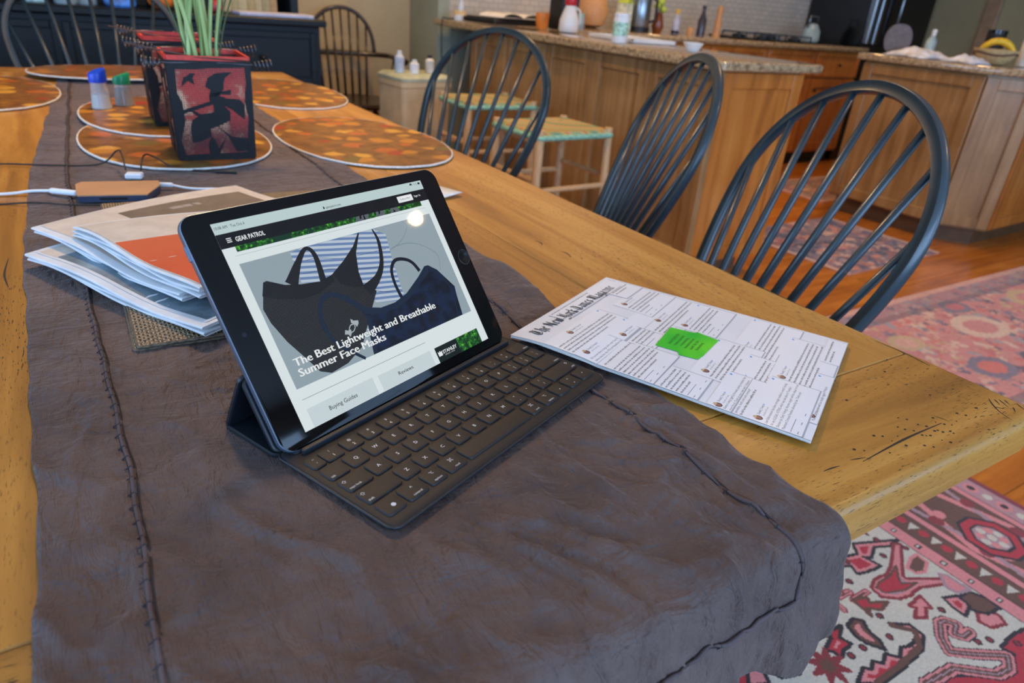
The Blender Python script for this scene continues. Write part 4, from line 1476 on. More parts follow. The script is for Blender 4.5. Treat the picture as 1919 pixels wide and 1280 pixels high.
def lantern(loc, rz, label):
    e = empty('lantern', loc, rz, label, 'lantern', 'witch lanterns')
    hb, ht, Hh = .0615, .0645, .158

    def side(k):
        a = k * PI / 2
        c_, s_ = math.cos(a), math.sin(a)

        def fn(u, v, d):
            h = hb + (ht - hb) * v
            x, y = (u - .5) * 2 * h, -h - d
            return (x * c_ - y * s_, x * s_ + y * c_, .003 + v * Hh)
        return fn
    mb = MB()
    mb.box(-hb, hb, -hb, hb, 0, .004)
    mb.build('floor_plate', MATS['lantern_black'], e)
    for k in range(4):
        fn = side(k)
        pn = MB()
        pn.prism([(.01, 0), (.99, 0), (.99, 1), (.01, 1)], -.0022, 0, fn)
        panel_ = pn.build('mesh_panel', MATS['lantern_mesh'], e)
        fr = MB()
        outer = [(0, 1), (.35, 1), (.6, 1), (1, 1), (1, .8), (1, .6), (1, .4), (1, 0), (.8, 0), (0, 0), (0, .2), (0, .4), (0, .58), (0, .7)]
        n_ = len(outer)
        vsx = [fn(u, v, 0) for u, v in outer] + [fn(u, v, .0016) for u, v in outer] + [fn(u, v, .0016) for u, v in INNER] + [fn(u, v, 0) for u, v in INNER]
        fsx = []
        for i in range(n_):
            j = (i + 1) % n_
            fsx += [(i, j, n_ + j, n_ + i), (n_ + i, n_ + j, 2 * n_ + j, 2 * n_ + i), (2 * n_ + i, 2 * n_ + j, 3 * n_ + j, 3 * n_ + i)]
        fr.add(vsx, fsx)
        fr.build('frame', MATS['lantern_black'], panel_)
        wm = MB()
        for pl in WITCH:
            wm.prism(pl, .0002, .0014, fn)
        wm.build('witch_cutout', MATS['lantern_black'], panel_)
        lipm = MB()
        lipm.prism([(.02, 1.0), (.98, 1.0), (.985, 1.045), (.015, 1.045)], -.003, .001, fn)
        lipm.build('red_rim', MATS['lantern_red'], e)
    # corner wires with coiled ends
    for sx in (-1, 1):
        for sy in (-1, 1):
            z0 = Hh * (1.0 + .035 * sy)
            pts = [(sx * ht * .2, sy * ht * 1.02, z0 + .006), (sx * ht, sy * ht * 1.02, z0 + .004)]
            x0 = sx * (ht + .006)
            for k in range(49):
                a = k / 48 * 2 * PI * 4.5
                rr_ = .004 + .006 * k / 48
                pts.append((x0 + sx * k / 48 * .028, sy * ht * 1.02 + rr_ * math.cos(a), z0 + .004 + rr_ * math.sin(a)))
            MB().tube(pts, .0016, 6).build('coil_wire', MATS['wire_grey'], e, True)
    MB().tube([(-ht - .052, -ht * .3, Hh + .022), (-ht * .3, -ht, Hh + .008), (ht, -ht * 1.04, Hh + .004)], .0014, 6).build('cross_wire', MATS['wire_rust'], e, True)
    return e


lantern((.124, 1.012, T + .0082), math.radians(-3), 'front black and red metal lantern with a witch cut-out, holding green stems')
lantern((.125, 1.305, T + .0130), math.radians(-2), 'rear black and red metal lantern half hidden behind the stems')

t_ = NT('stem_green')
v_ = t_.coord((60, 60, 2), True)
t_.p(Base_Color=t_.ramp(t_.noise(v_, 1., 3), [(.3, (118, 150, 72)), (.6, (182, 202, 128)), (.8, (222, 230, 182))]), Roughness=.4)
mat('stem_dark', (70, 96, 52), .5)
e = empty('green_stems', (.124, 1.012, T + .0145), 0, 'bunch of pale green flower stems standing in the front lantern', 'plant stems')
rs = random.Random(2)
for k in range(15):
    a = k * 2.4
    r0 = .026 * math.sqrt((k + .5) / 15)
    x0, y0 = r0 * math.cos(a) - .004, r0 * math.sin(a)
    lean = (rs.uniform(-.05, .05), rs.uniform(-.03, .05))
    bow = rs.uniform(-.014, .014)
    pts = smooth2([(x0 * .8, y0 * .8, 0), (x0, y0, .15), (x0 + lean[0] * .4 + bow, y0 + lean[1] * .4, .28), (x0 + lean[0] + bow, y0 + lean[1], .42), (x0 + lean[0] * 1.7, y0 + lean[1] * 1.7, .52)])
    MB().tube(pts, [.0040 - .0012 * i / len(pts) for i in range(len(pts))], 7).build('stem', MATS['stem_green'], e, True)
for (dx, dy) in ((-.085, .0), (.10, .03), (.075, -.02)):
    pts = smooth2([(.002, .002, 0), (dx * .3, dy * .3, .16), (dx * .6, dy * .6, .25), (dx * 1.3, dy, .40)])
    MB().tube(pts, .0013, 6).build('thin_stem', MATS['stem_dark'], e, True)

# ================================================================== salt and pepper
t_ = NT('clear_plastic')
t_.p(Base_Color=(*lin((235, 238, 240)), 1), Roughness=.12)
t_.b.inputs['Transmission Weight'].default_value = .75
t_.b.inputs['IOR'].default_value = 1.3
mat('salt_white', (228, 228, 224), .9, var=.02)
mat('pepper_grey', (128, 118, 104), .9, var=.3, vs=600)
mat('cap_blue', (20, 70, 200), .35, var=.04)
mat('cap_green', (20, 150, 104), .35, var=.04)
for (x, y, hh, capm, fillm, fh, rz, lb) in ((-.017, 1.475, .078, 'cap_blue', 'salt_white', .03, .3, 'clear salt shaker with a bright blue cap'), (.031, 1.515, .066, 'cap_green', 'pepper_grey', .036, -.2, 'clear pepper shaker with a green cap')):
    e = empty('shaker', (x, y, T + .0126), rz, lb, 'shaker', 'shakers by the rear lantern')
    MB().lathe([(.019, 0), (.0205, .002), (.0185, .02), (.0165, hh * .62), (.0155, hh * .74)], 24).build('bottle', MATS['clear_plastic'], e, 40)
    MB().lathe([(.0176, .0015), (.0178, .003), (.0165, fh)], 20).build('contents', MATS[fillm], e, 40)
    mb = MB()
    mb.loops([[(r * math.cos(a) * 1.05, r * math.sin(a), z + (.006 * math.cos(a) if i >= 2 else 0)) for a in [2 * PI * k / 24 for k in range(24)]] for i, (r, z) in enumerate(((.0168, hh * .70), (.0172, hh * .74), (.0172, hh * .95), (.0155, hh * 1.0)))])
    mb.build('cap', MATS[capm], e, 40)

# ================================================================== charging hub and its cables
mat('hub_copper', (205, 158, 116), .4, metal=.15, var=.04)
mat('hub_side', (70, 84, 112), .35, metal=.5)
mat('slot_dark', (16, 18, 22), .5)
mat('cable_white', (226, 230, 234), .45, var=.02)
mat('cable_black', (30, 28, 28), .5)
HZ = T + .0045
hubp = [(-.1005, .8045), (-.092, .817), (.0065, .801), (.006, .777), (-.017, .727), (-.1015, .743)]
hc = Vector((-.048, .772))
e = empty('charging_hub', (hc.x, hc.y, HZ), 0, 'flat copper-coloured charging hub with angled corners on the runner', 'charger')
loc_ = [(a - hc.x, b - hc.y) for a, b in hubp]
MB().prism([(a * .99, b * .99) for a, b in loc_], 0, .0085).build('body', MATS['hub_side'], e)
MB().prism(loc_, .0085, .0102).build('top_plate', MATS['hub_copper'], e)
MB().box(-.026, .008, -.0005, .0005, .003, .0062, M=Matrix.Translation((-.002, -.0385, 0)) @ Matrix.Rotation(math.atan2(-.016, .0845), 4, 'Z')).build('port', MATS['slot_dark'], e)


def cable(name, pts, r, m_, label, plugs=()):
    pts = [Vector(p) for p in pts]
    c0 = pts[0].copy()
    e_ = empty(name, c0, 0, label, 'cable')
    MB().tube(smooth2([tuple(p - c0) for p in pts], 8), r, 8).build('cord', MATS[m_], e_, True)
    for (p, q, rad, pm) in plugs:
        MB().tube([Vector(p) - c0, Vector(p).lerp(Vector(q), .08) - c0, Vector(p).lerp(Vector(q), .92) - c0, Vector(q) - c0], [rad * .7, rad, rad, rad * .8], 12).build('plug', MATS[pm], e_, True)
    return e_


zt = T + .0055
cable('cable', [(-.46, .80, T + .0022), (-.30, .835, T + .0022), (-.1904, .8163, zt - .002), (-.1536, .8122, zt + .001), (-.130, .7975, HZ + .0045)], .0021, 'cable_white', 'thick white cable reaching the hub from the left table edge', [((-.132, .799, HZ + .0045), (-.100, .775, HZ + .0045), .0042, 'cable_white')])
cable('cable', [(.022, .79, HZ + .005), (.0482, .7775, zt), (.092, .757, zt + .001), (.125, .725, zt), (.16, .69, zt), (.20, .66, T + .004)], .0019, 'cable_white', 'white cable leaving the hub to the right above the newspapers', [((.003, .797, HZ + .005), (.024, .789, HZ + .005), .0036, 'cable_white')])
cable('cable', [(-.47, 1.05, T + .0018), (-.3, 1.02, T + .0018), (-.1944, 1.0021, T + .004), (-.1239, .9758, T + .0045), (-.06, .964, T + .006), (-.034, .945, T + .03), (-.030, .905, T + .034), (-.030, .872, T + .016)], .0013, 'cable_black', 'thin black cable arching down into the white plug from the left', ())
cable('cable', [(-.010, .868, T + .014), (.000, .90, T + .030), (.016, .935, T + .022), (.045, .915, T + .0062), (.085, .888, T + .0048), (.118, .872, T + .0048)], .0014, 'cable_black', 'short black cable ending in a bare metal tip before the front lantern', [((.100, .880, T + .0048), (.132, .866, T + .0048), .0028, 'cable_black')])
cable('cable', [(-.47, .76, T + .0016), (-.3, .785, T + .0016), (-.1895, .7714, T + .0016), (-.165, .762, T + .004), (-.142, .7526, T + .005), (-.115, .735, T + .005), (-.0801, .722, T + .005), (-.05, .716, T + .005)], .0012, 'cable_black', 'thin black cable running along the near side of the hub', ())
o = MB().box(-.012, .012, -.008, .008, 0, .009, .002).build('plug_block', MATS['cable_white'], None, loc=(-.020, .862, T + .0045))
o.rotation_euler = (0, 0, -.3)
tag(o, 'small white plug block lying behind the hub', 'plug')

# ================================================================== rugs
def painted(name, x0, x1, y0, y1, cell, painter, parent, z, m_):
    """pile surface: a fine grid whose tufts carry the woven colours"""
    nx, ny = int(round((x1 - x0) / cell)), int(round((y1 - y0) / cell))
    gx, gy = np.meshgrid(x0 + (np.arange(nx) + .5) * (x1 - x0) / nx, y0 + (np.arange(ny) + .5) * (y1 - y0) / ny)
    col = painter(gx, gy)
    vx, vy = np.meshgrid(np.linspace(x0, x1, nx + 1), np.linspace(y0, y1, ny + 1))
    rs_ = np.random.RandomState(4)
    co = np.stack([vx, vy, np.full(vx.shape, z) + rs_.rand(*vx.shape) * .0006], -1).reshape(-1, 3)
    i, j = np.meshgrid(np.arange(nx), np.arange(ny))
    a = (j * (nx + 1) + i).ravel()
    quads = np.stack([a, a + 1, a + nx + 2, a + nx + 1], -1)
    me = bpy.data.meshes.new(name)
    me.vertices.add(len(co))
    me.vertices.foreach_set('co', co.astype(np.float32).ravel())
    me.loops.add(quads.size)
    me.loops.foreach_set('vertex_index', quads.astype(np.int32).ravel())
    me.polygons.add(len(quads))
    me.polygons.foreach_set('loop_start', np.arange(0, quads.size, 4, dtype=np.int32))
    me.update(calc_edges=True)
    at = me.color_attributes.new('weave', 'FLOAT_COLOR', 'CORNER')
    c4 = np.ones((len(quads), 4, 4), np.float32)
    c4[:, :, :3] = col.reshape(-1, 1, 3)
    at.data.foreach_set('color', c4.ravel())
    me.materials.append(m_)
    o = bpy.data.objects.new(name, me)
    C.objects.link(o)
    o.parent = parent
    return o


def inside(poly, X, Y):
    res = np.zeros(X.shape, bool)
    n = len(poly)
    for i in range(n):
        (xa, ya), (xb, yb) = poly[i], poly[(i + 1) % n]
        if ya == yb:
            continue
        cnd = ((ya > Y) != (yb > Y)) & (X < (xb - xa) * (Y - ya) / (yb - ya) + xa)
        res ^= cnd
    return res


def dist_line(pts, X, Y):
    d = np.full(X.shape, 9.)
    for (xa, ya), (xb, yb) in zip(pts, pts[1:]):
        dx, dy = xb - xa, yb - ya
        t = np.clip(((X - xa) * dx + (Y - ya) * dy) / (dx * dx + dy * dy + 1e-12), 0, 1)
        d = np.minimum(d, np.hypot(X - xa - t * dx, Y - ya - t * dy))
    return d


CR, RED, PNK, BRN, INK, MAU, DRD = [np.array(lin(c_)) for c_ in ((188, 183, 168), (166, 36, 48), (200, 124, 124), (94, 60, 44), (34, 26, 28), (156, 126, 132), (126, 38, 42))]


def heriz(X, Y):
    col = np.empty(X.shape + (3,))
    col[:] = CR
    rs_ = np.random.RandomState(1)

    def put(mask, c_):
        col[mask] = c_

    def motif(poly, fill, edge=INK, w=.0045, mid=None):
        m_ = inside(poly, X, Y)
        d = dist_line(list(poly) + [poly[0]], X, Y)
        put(m_ | (d < w), edge)
        put(m_ & (d > w * .8), mid if mid is not None else fill)
        if mid is not None:
            put(m_ & (d > w * 2.4), fill)

    def line(pts, w, c_):
        put(dist_line(pts, X, Y) < w, c_)
    # repeat of small scattered flowers over the whole ground
    for _ in range(420):
        cx, cy = rs_.uniform(-.9, 1.38), rs_.uniform(-1.4, .5)
        if cx > .62 and -.2 < cy < .25:
            continue
        k = rs_.randint(5)
        r = rs_.uniform(.012, .04)
        d = np.hypot(X - cx, Y - cy)
        if d.min() > r:
            continue
        ang = np.arctan2(Y - cy, X - cx)
        sh = r * (.7 + .3 * np.cos(ang * (4 + k)))
        put(d < sh + .004, INK)
        put(d < sh, (RED, PNK, BRN, MAU, DRD)[k])
        put(d < sh * .45, (PNK, RED, CR, BRN, CR)[k])
    motif([(.30, .16), (.701, .175), (.741, .173), (.816, .138), (.808, .103), (.768, .088), (.636, .16), (.5, .1), (.3, -.1)], RED)
    motif([(.719, .138), (.748, .155), (.778, .148), (.739, .122)], MAU)
    motif([(.792, .122), (.812, .106), (.798, .076), (.762, .091)], PNK)
    motif([(.836, .117), (.875, .111), (.895, .091), (.865, .063), (.828, .074), (.822, .091)], DRD, mid=PNK)
    motif([(1.276, .228), (1.386, .186), (1.348, .183), (1.312, .198), (1.272, .18), (1.258, .191), (1.269, .154), (1.223, .158), (1.197, .165), (1.206, .186), (1.169, .206), (1.208, .213), (1.254, .203)], RED, mid=PNK)
    motif([(1.364, .182), (1.38, .174), (1.285, .113), (1.285, .103), (1.356, .066), (1.349, .053), (1.285, .075), (1.241, .072), (1.213, .078), (1.183, .1), (1.187, .125), (1.215, .136), (1.258, .133), (1.29, .143)], MAU, edge=DRD, mid=PNK)
    motif([(1.301, .138), (1.27, .114), (1.259, .101), (1.294, .085), (1.25, .086), (1.202, .102), (1.197, .12), (1.22, .127), (1.254, .125)], RED, edge=BRN, w=.003)
    motif([(1.318, .122), (1.358, .136), (1.381, .135), (1.379, .124), (1.38, .111), (1.342, .096), (1.32, .104)], BRN, edge=PNK)
    for pts in ([(1.133, .141), (1.077, .146), (1.077, .117)], [(1.118, .155), (1.063, .16), (1.053, .124)], [(1.168, .123), (1.12, .124), (1.123, .093)]):
        line(pts, .0085, DRD)
        line(pts, .0055, PNK)
        line(pts, .002, BRN)
    motif([(1.12, .124), (1.153, .113), (1.144, .102), (1.182, .085), (1.149, .079), (1.127, .096), (1.115, .079)], RED, edge=BRN)
    motif([(1.214, .056), (1.263, .061), (1.252, .03), (1.241, .036), (1.216, .021), (1.194, .032), (1.223, .046)], PNK, edge=DRD)
    motif([(1.047, .088), (1.074, .093), (1.088, .08), (1.075, .062), (1.074, .036), (1.062, .016), (1.043, .042), (1.038, .06)], PNK, mid=BRN)
    line([(.80, .15), (.939, .119), (.99, .091)], .0055, BRN)
    motif([(1.011, .113), (1.012, .095), (1.036, .094), (1.006, .077), (1.014, .057), (.988, .056), (.968, .046), (.966, .063), (.956, .073), (.991, .085)], PNK, mid=RED)
    st_ = []
    for k in range(16):
        r = .038 if k % 2 == 0 else .016
        st_.append((.929 + r * math.cos(k * PI / 8), .048 + r * math.sin(k * PI / 8)))
    motif(st_, BRN, edge=DRD)
    motif([(.944, -.003), (.985, .012), (.995, .002), (1.015, .011), (1.028, -.001), (1.054, .01), (1.07, -.009), (1.096, .003), (1.118, -.004), (1.153, .004), (1.155, .022), (1.13, .049), (1.165, .028), (1.164, -.002), (1.129, -.02), (1.055, -.025), (.988, -.027)], RED, mid=PNK)
    line([(1.13, .045), (1.16, .012), (1.13, -.014), (1.05, -.019), (.98, -.02)], .006, BRN)
    motif([(1.42, -.101), (1.42, -.4), (.9, -.4), (.98, -.075), (1.097, -.067), (1.201, -.125), (1.244, -.13), (1.286, -.115), (1.279, -.095), (1.33, -.09)], RED)
    sp = [(1.261, -.043), (1.237, -.043), (1.227, -.03), (1.255, -.02), (1.244, -.003), (1.228, 0.), (1.193, -.023), (1.173, -.049), (1.208, -.074), (1.269, -.111), (1.24, -.128), (1.204, -.123), (1.141, -.074), (1.059, -.066)]
    for w_, c_ in ((.0135, INK), (.0108, PNK), (.006, BRN), (.0015, MAU)):
        line(sp, w_, c_)
    line([(1.155, -.055), (1.226, -.109)], .004, CR)
    motif([(1.326, -.026), (1.357, -.031), (1.363, -.052), (1.352, -.069), (1.314, -.06), (1.307, -.039)], PNK, edge=DRD)
    motif([(1.332, .018), (1.374, .015), (1.389, -.012), (1.387, -.041), (1.345, -.037), (1.325, -.014)], BRN)
    motif([(1.304, .033), (1.338, .021), (1.333, -.006), (1.297, -.017), (1.295, .007)], RED, mid=PNK)
    motif([(1.367, .076), (1.378, .064), (1.381, .018), (1.347, .026), (1.341, .045)], PNK, edge=MAU)
    for cx, cy in ((1.278, -.073), (1.32, -.106), (1.25, -.064), (1.266, .017), (1.131, .071), (.932, .096), (.992, .117), (.989, .04), (1.027, .04), (1.099, .03), (1.377, .161), (1.304, .171), (1.21, .2), (1.34, .21), (1.10, .19), (1.16, .16)):
        d = np.hypot(X - cx, Y - cy)
        put(d < .0085, INK)
        put(d < .005, DRD)
    # borders run along the rug's long side
    b = X > 1.388
    put(b, INK)
    put((X > 1.391) & (X < 1.428), PNK)
    put((X > 1.391) & (X < 1.428) & (np.abs((Y * 1000) % 60 - 30) < 6) & (np.abs(X - 1.41) < .009), INK)
    put((X > 1.391) & (X < 1.428) & (np.abs((Y * 1000) % 60 - 30) < 3) & (np.abs(X - 1.41) < .005), CR)
    put((X > 1.431) & (X < 1.494), BRN)
    ph = (Y * 1000) % 56
    tri = (X > 1.431) & (X < 1.494) & (np.abs(ph - 28) < (X - 1.446) * 380) & (X < 1.478) & (X > 1.446)
    put(tri, CR)
    ph2 = (Y * 1000 + 28) % 56
    put((np.hypot((ph2 - 28) / 1000, X - 1.466) < .012), RED)
    put((X > 1.494) & (X < 1.497), INK)
    put((X > 1.497) & (X < 1.515), PNK)
    mb_ = (X > 1.518) & (X < 1.712)
    put(mb_, BRN)
    zz = np.abs(((Y + .155) % .47) - .235)
    put(mb_ & (np.abs(np.abs(X - 1.612) - .02 - (.235 - zz) * .28) < .010), PNK)
    put(mb_ & (np.abs(np.abs(X - 1.612) - .055 - zz * .16) < .007), MAU)
    put(mb_ & (np.hypot(X - 1.545, (Y % .12) - .06) < .018), DRD)
    put(mb_ & (np.hypot(X - 1.69, (Y % .12) - .06) < .018), DRD)
    put(mb_ & (np.hypot(X - 1.575, ((Y + .05) % .16) - .08) < .016), PNK)
    for oy in (.08, -.39, .55, -.86):
        ux, uy = np.abs(X - 1.609), np.abs(Y - oy)
        octd = np.maximum(np.maximum(ux / .062, uy / .066), (ux + uy) / .088)
        put(octd < 1.12, INK)
        put(octd < 1.0, RED)
        put(octd < .72, INK)
        put(octd < .62, MAU)
        for k in range(8):
            cx, cy = 1.609 + .027 * math.cos(k * PI / 4), oy + .027 * math.sin(k * PI / 4)
            put(np.hypot(X - cx, Y - cy) < .0105, (CR, PNK)[k % 2])
        put(np.hypot(X - 1.609, Y - oy) < .011, CR)
    put((X > 1.715) & (X < 1.733), PNK)
    put((X > 1.736) & (X < 1.80), MAU * .8 + PNK * .2)
    ph3 = (Y * 1000) % 84
    put((X > 1.736) & (X < 1.80) & (np.hypot((ph3 - 42) / 1000, X - 1.768) < .019), PNK)
    put((X > 1.736) & (X < 1.80) & (np.hypot((ph3 - 42) / 1000, X - 1.768) < .010), INK)
    put((X > 1.736) & (X < 1.80) & (np.hypot((((Y * 1000 + 42) % 84) - 42) / 1000, X - 1.768) < .012), CR)
    put(X > 1.803, DRD)
    grain = 1 + (rs_.rand(*X.shape) - .5) * .22
    return np.clip(col * grain[..., None], 0, 1)


t_ = NT('rug_pile')
at = t_.n('ShaderNodeVertexColor')
at.layer_name = 'weave'
nz = t_.noise(t_.coord((1, 1, 1)), 500., 2)
t_.p(Base_Color=at.outputs[0], Roughness=.95)
t_.b.inputs['Sheen Weight'].default_value = .2
t_.bump(nz, .5, .002)
mat('rug_edge', (96, 36, 40), .9)
rug = empty('patterned_rug', (.5, -.3, 0), 0, 'cream and red patterned wool rug with an octagon border under the table', 'rug')
off = Vector((-.5, .3, 0))
MB().box(-.93, 1.822, -1.5, .45, .0, .0062, .002).build('rug_backing', MATS['rug_edge'], rug, loc=off)
o = painted('pile', .40, 1.818, -.30, .445, .0027, heriz, rug, .0068, MATS['rug_pile'])
o.location = off
o = painted('pile', -.92, .40, -1.49, .445, .012, heriz, rug, .0068, MATS['rug_pile'])
o.location = off
o = painted('pile', .40, 1.818, -1.49, -.30, .008, heriz, rug, .0068, MATS['rug_pile'])
o.location = off


def soft_rug(X, Y):
    """worn pink rug: leafy blots of salmon, blue, cream and brown, darker border"""
    pal = [np.array(lin(c_)) for c_ in ((194, 126, 116), (186, 100, 98), (206, 156, 134), (122, 108, 120), (190, 160, 118), (148, 150, 152), (92, 80, 90), (208, 176, 152), (200, 106, 90))]
    rs_ = np.random.RandomState(9)
    col = np.empty(X.shape + (3,))
    col[:] = pal[0]
    x0, x1, y0, y1 = X.min(), X.max(), Y.min(), Y.max()
    for _ in range(1500):
        cx, cy, r = rs_.uniform(x0, x1), rs_.uniform(y0, y1), rs_.uniform(.010, .034)
        sel = (np.abs(X - cx) < r * 2.2) & (np.abs(Y - cy) < r * 2.2)
        xs, ys = X[sel] - cx, Y[sel] - cy
        a = np.arctan2(ys, xs)
        d = np.hypot(xs, ys)
        sh = r * (.75 + .35 * np.cos(a * rs_.randint(2, 7) + rs_.uniform(0, 6)))
        c_ = pal[rs_.randint(len(pal))]
        sub = col[sel]
        sub[d < sh] = c_ * .92 + sub[d < sh] * .08
        col[sel] = sub
    for cx, cy, r, ca, cb in ((2.62, .56, .075, 3, 8), (2.98, .78, .10, 7, 0), (2.5, .82, .06, 4, 2), (3.3, .62, .09, 7, 1), (2.36, .50, .05, 6, 8), (2.9, .52, .06, 6, 2), (3.6, .85, .1, 4, 0), (3.1, .95, .06, 3, 1)):
        d = np.hypot((X - cx) / 1.4, Y - cy)
        col[d < r] = pal[ca]
        col[d < r * .6] = pal[cb]
    edge = np.minimum(np.minimum(X - x0, x1 - X), np.minimum(Y - y0, y1 - Y))
    bd = (edge < .14) & (edge > .10)
    col[bd] = col[bd] * .4 + pal[6] * .6
    bd = edge < .035
    col[bd] = pal[2] * .8 + col[bd] * .2
    dk = (edge < .10) & (edge > .035)
    col[dk] = col[dk] * .55 + pal[3] * .45
    return np.clip(col * (1 + (rs_.rand(*X.shape) - .5)[..., None] * .25), 0, 1)


def blue_rug(X, Y):
    pal = [np.array(lin(c_)) for c_ in ((150, 84, 70), (70, 70, 92), (190, 120, 96), (120, 100, 110), (196, 160, 140), (56, 50, 66))]
    rs_ = np.random.RandomState(12)
    col = np.empty(X.shape + (3,))
    col[:] = pal[3]
    x0, x1, y0, y1 = X.min(), X.max(), Y.min(), Y.max()
    for _ in range(500):
        cx, cy, r = rs_.uniform(x0, x1), rs_.uniform(y0, y1), rs_.uniform(.012, .04)
        a = np.arctan2(Y - cy, X - cx)
        sh = r * (.75 + .35 * np.cos(a * rs_.randint(2, 7)))
        col[np.hypot(X - cx, Y - cy) < sh] = pal[rs_.randint(len(pal))]
    edge = np.minimum(X - x0, x1 - X)
    col[edge < .03] = pal[4]
    return col


def simple_rug(label, x0, x1, y0, y1, cell, painter, z=.006, rz=0.):
    c0 = Vector(((x0 + x1) / 2, (y0 + y1) / 2, 0))
    e_ = empty('wool_rug', c0, rz, label, 'rug')
    MB().box(x0 - .005, x1 + .005, y0 - .005, y1 + .005, 0, z - .0007, .002).build('rug_backing', mat('rug_edge2', (190, 130, 110), .9), e_, loc=-c0)
    o_ = painted('pile', x0, x1, y0, y1, cell, painter, e_, z, MATS['rug_pile'])
    o_.location = -c0


simple_rug('faded salmon-pink patterned rug beside the near dining chair', 2.02, 4.6, .27, 1.115, .009, soft_rug)
simple_rug('small blue and rust runner rug in front of the corner cabinet', 2.98, 3.86, 1.42, 2.12, .010, blue_rug, rz=.03)
simple_rug('small brick-red rug by the orange kitchen drawers', 4.15, 5.0, 2.4, 2.95, .012, soft_rug)

# ================================================================== Windsor chairs
t_ = NT('chair_paint')
v_ = t_.coord((1, 1, 1))
wn = t_.noise(v_, 34., 5, .7)
wear = t_.ramp(wn, [(.66, (0, 0, 0)), (.74, (255, 255, 255))])
pc = t_.ramp(t_.noise(v_, 12., 3), [(.3, (19, 36, 44)), (.7, (30, 52, 62))])
t_.p(Base_Color=t_.mix(wear, pc, (98, 72, 52)), Roughness=.4)
t_.b.inputs['Coat Weight'].default_value = .45
t_.b.inputs['Coat Roughness'].default_value = .2
t_.bump(wn, .06)
mat('chair_dark', (44, 32, 24), .35, var=.2, vs=20, coat=.3)

CH, CWM, CWB, CT0, CREC = .569, .251, .1357, .63, .3585
SEAT = .45


def hoop_uv(n=26):
    pts = []
    for k in range(n):
        t = CT0 * k / n
        pts.append((CWM - (CWM - CWB) * ((CT0 - t) / CT0) ** 1.7, t * CH))
    for k in range(n + 1):
        a = PI / 2 * k / n
        pts.append((CWM * math.cos(a), CH * (CT0 + (1 - CT0) * math.sin(a))))
    return pts + [(-u, v) for u, v in pts[-2::-1]]


def rec(u, v, d=0.):
    return Vector((v * math.sin(CREC) + d * math.cos(CREC), u, SEAT + v * math.cos(CREC) - d * math.sin(CREC)))


def turned(mb, p, q, prof, n=10):
    """turned member from p to q; prof = [(t, r)]"""
    p, q = Vector(p), Vector(q)
    mb.tube([p.lerp(q, t) for t, r in prof], [r for t, r in prof], n)


LEGP = [(0, .013), (.1, .015), (.3, .021), (.42, .023), (.5, .016), (.53, .02), (.6, .014), (.64, .02), (.7, .022), (.9, .014), (1, .012)]


def windsor(name, label, paint):
    e_ = empty(name, (0, 0, 0), 0, label, 'chair')
    hp = hoop_uv()
    n = len(hp)
    rings = []
    for i, (u, v) in enumerate(hp):
        a, b = hp[max(i - 1, 0)], hp[min(i + 1, n - 1)]
        du, dv = b[0] - a[0], b[1] - a[1]
        L = math.hypot(du, dv)
        nu, nvv = dv / L, -du / L
        ring = []
        for (p, q) in ((.0108, .003), (.0108, -.003), (.008, -.008), (.003, -.0068), (-.003, -.0068), (-.008, -.008), (-.0108, -.003), (-.0108, .003), (-.008, .008), (.008, .008)):
            ring.append(rec(u + nu * p, v + nvv * p, q))
        rings.append(ring)
    mb = MB()
    mb.loops(rings)
    mb.build('bow', paint, e_, 50)
    # spindles
    tops = [0, .068, .132, .192, .2435]
    for k in range(-4, 5):
        yt = math.copysign(tops[abs(k)], k)
        vt = CH * (CT0 + (1 - CT0) * math.sqrt(max(0, 1 - (yt / CWM) ** 2)))
        a, b = rec(.028 * k, -.02), rec(yt, vt)
        mb = MB()
        turned(mb, a, b, [(0, .0075), (.3, .0078), (.55, .0068), (1, .0056)], 10)
        mb.build('spindle', paint, e_, True)
    # saddle seat
    out = []
    for k in range(40):
        a = 2 * PI * k / 40
        x = -.195 + .215 * math.copysign(abs(math.cos(a)) ** .8, math.cos(a))
        wv_ = .215 if x < -.15 else .215 - .06 * ((x + .15) / .17) ** 2
        out.append((x, wv_ * math.copysign(abs(math.sin(a)) ** .75, math.sin(a))))
    mb = MB()
    mb.loops([[(x * 1, y * s, z) for x, y in [(cx + (px_ + .195) * s - .195 - cx, py_) for cx, (px_, py_) in [(0, q) for q in out]]] for s, z in ((.86, SEAT - .035), (.97, SEAT - .025), (1., SEAT - .012), (.98, SEAT + .001), (.7, SEAT - .006), (.3, SEAT - .010))])
    mb.build('seat', paint, e_, 60)
    feet = {}
    for sx in (-1, 1):
        for sy in (-1, 1):
            top = (-.195 + sx * .12, sy * .12, SEAT - .03)
            bot = (-.195 + sx * .2 + (.02 if sx > 0 else 0), sy * .2, 0)
            feet[sx, sy] = (Vector(top), Vector(bot))
            mb = MB()
            turned(mb, bot, top, LEGP)
            mb.build('leg', paint, e_, True)
    mids = []
    for sy in (-1, 1):
        a = feet[-1, sy][1].lerp(feet[-1, sy][0], .4)
        b = feet[1, sy][1].lerp(feet[1, sy][0], .4)
        mb = MB()
        turned(mb, a, b, [(0, .007), (.5, .013), (1, .007)])
        mb.build('stretcher', paint, e_, True)
        mids.append((a + b) / 2)
    mb = MB()
    turned(mb, mids[0], mids[1], [(0, .007), (.5, .013), (1, .007)])
    mb.build('stretcher', paint, e_, True)
    return e_


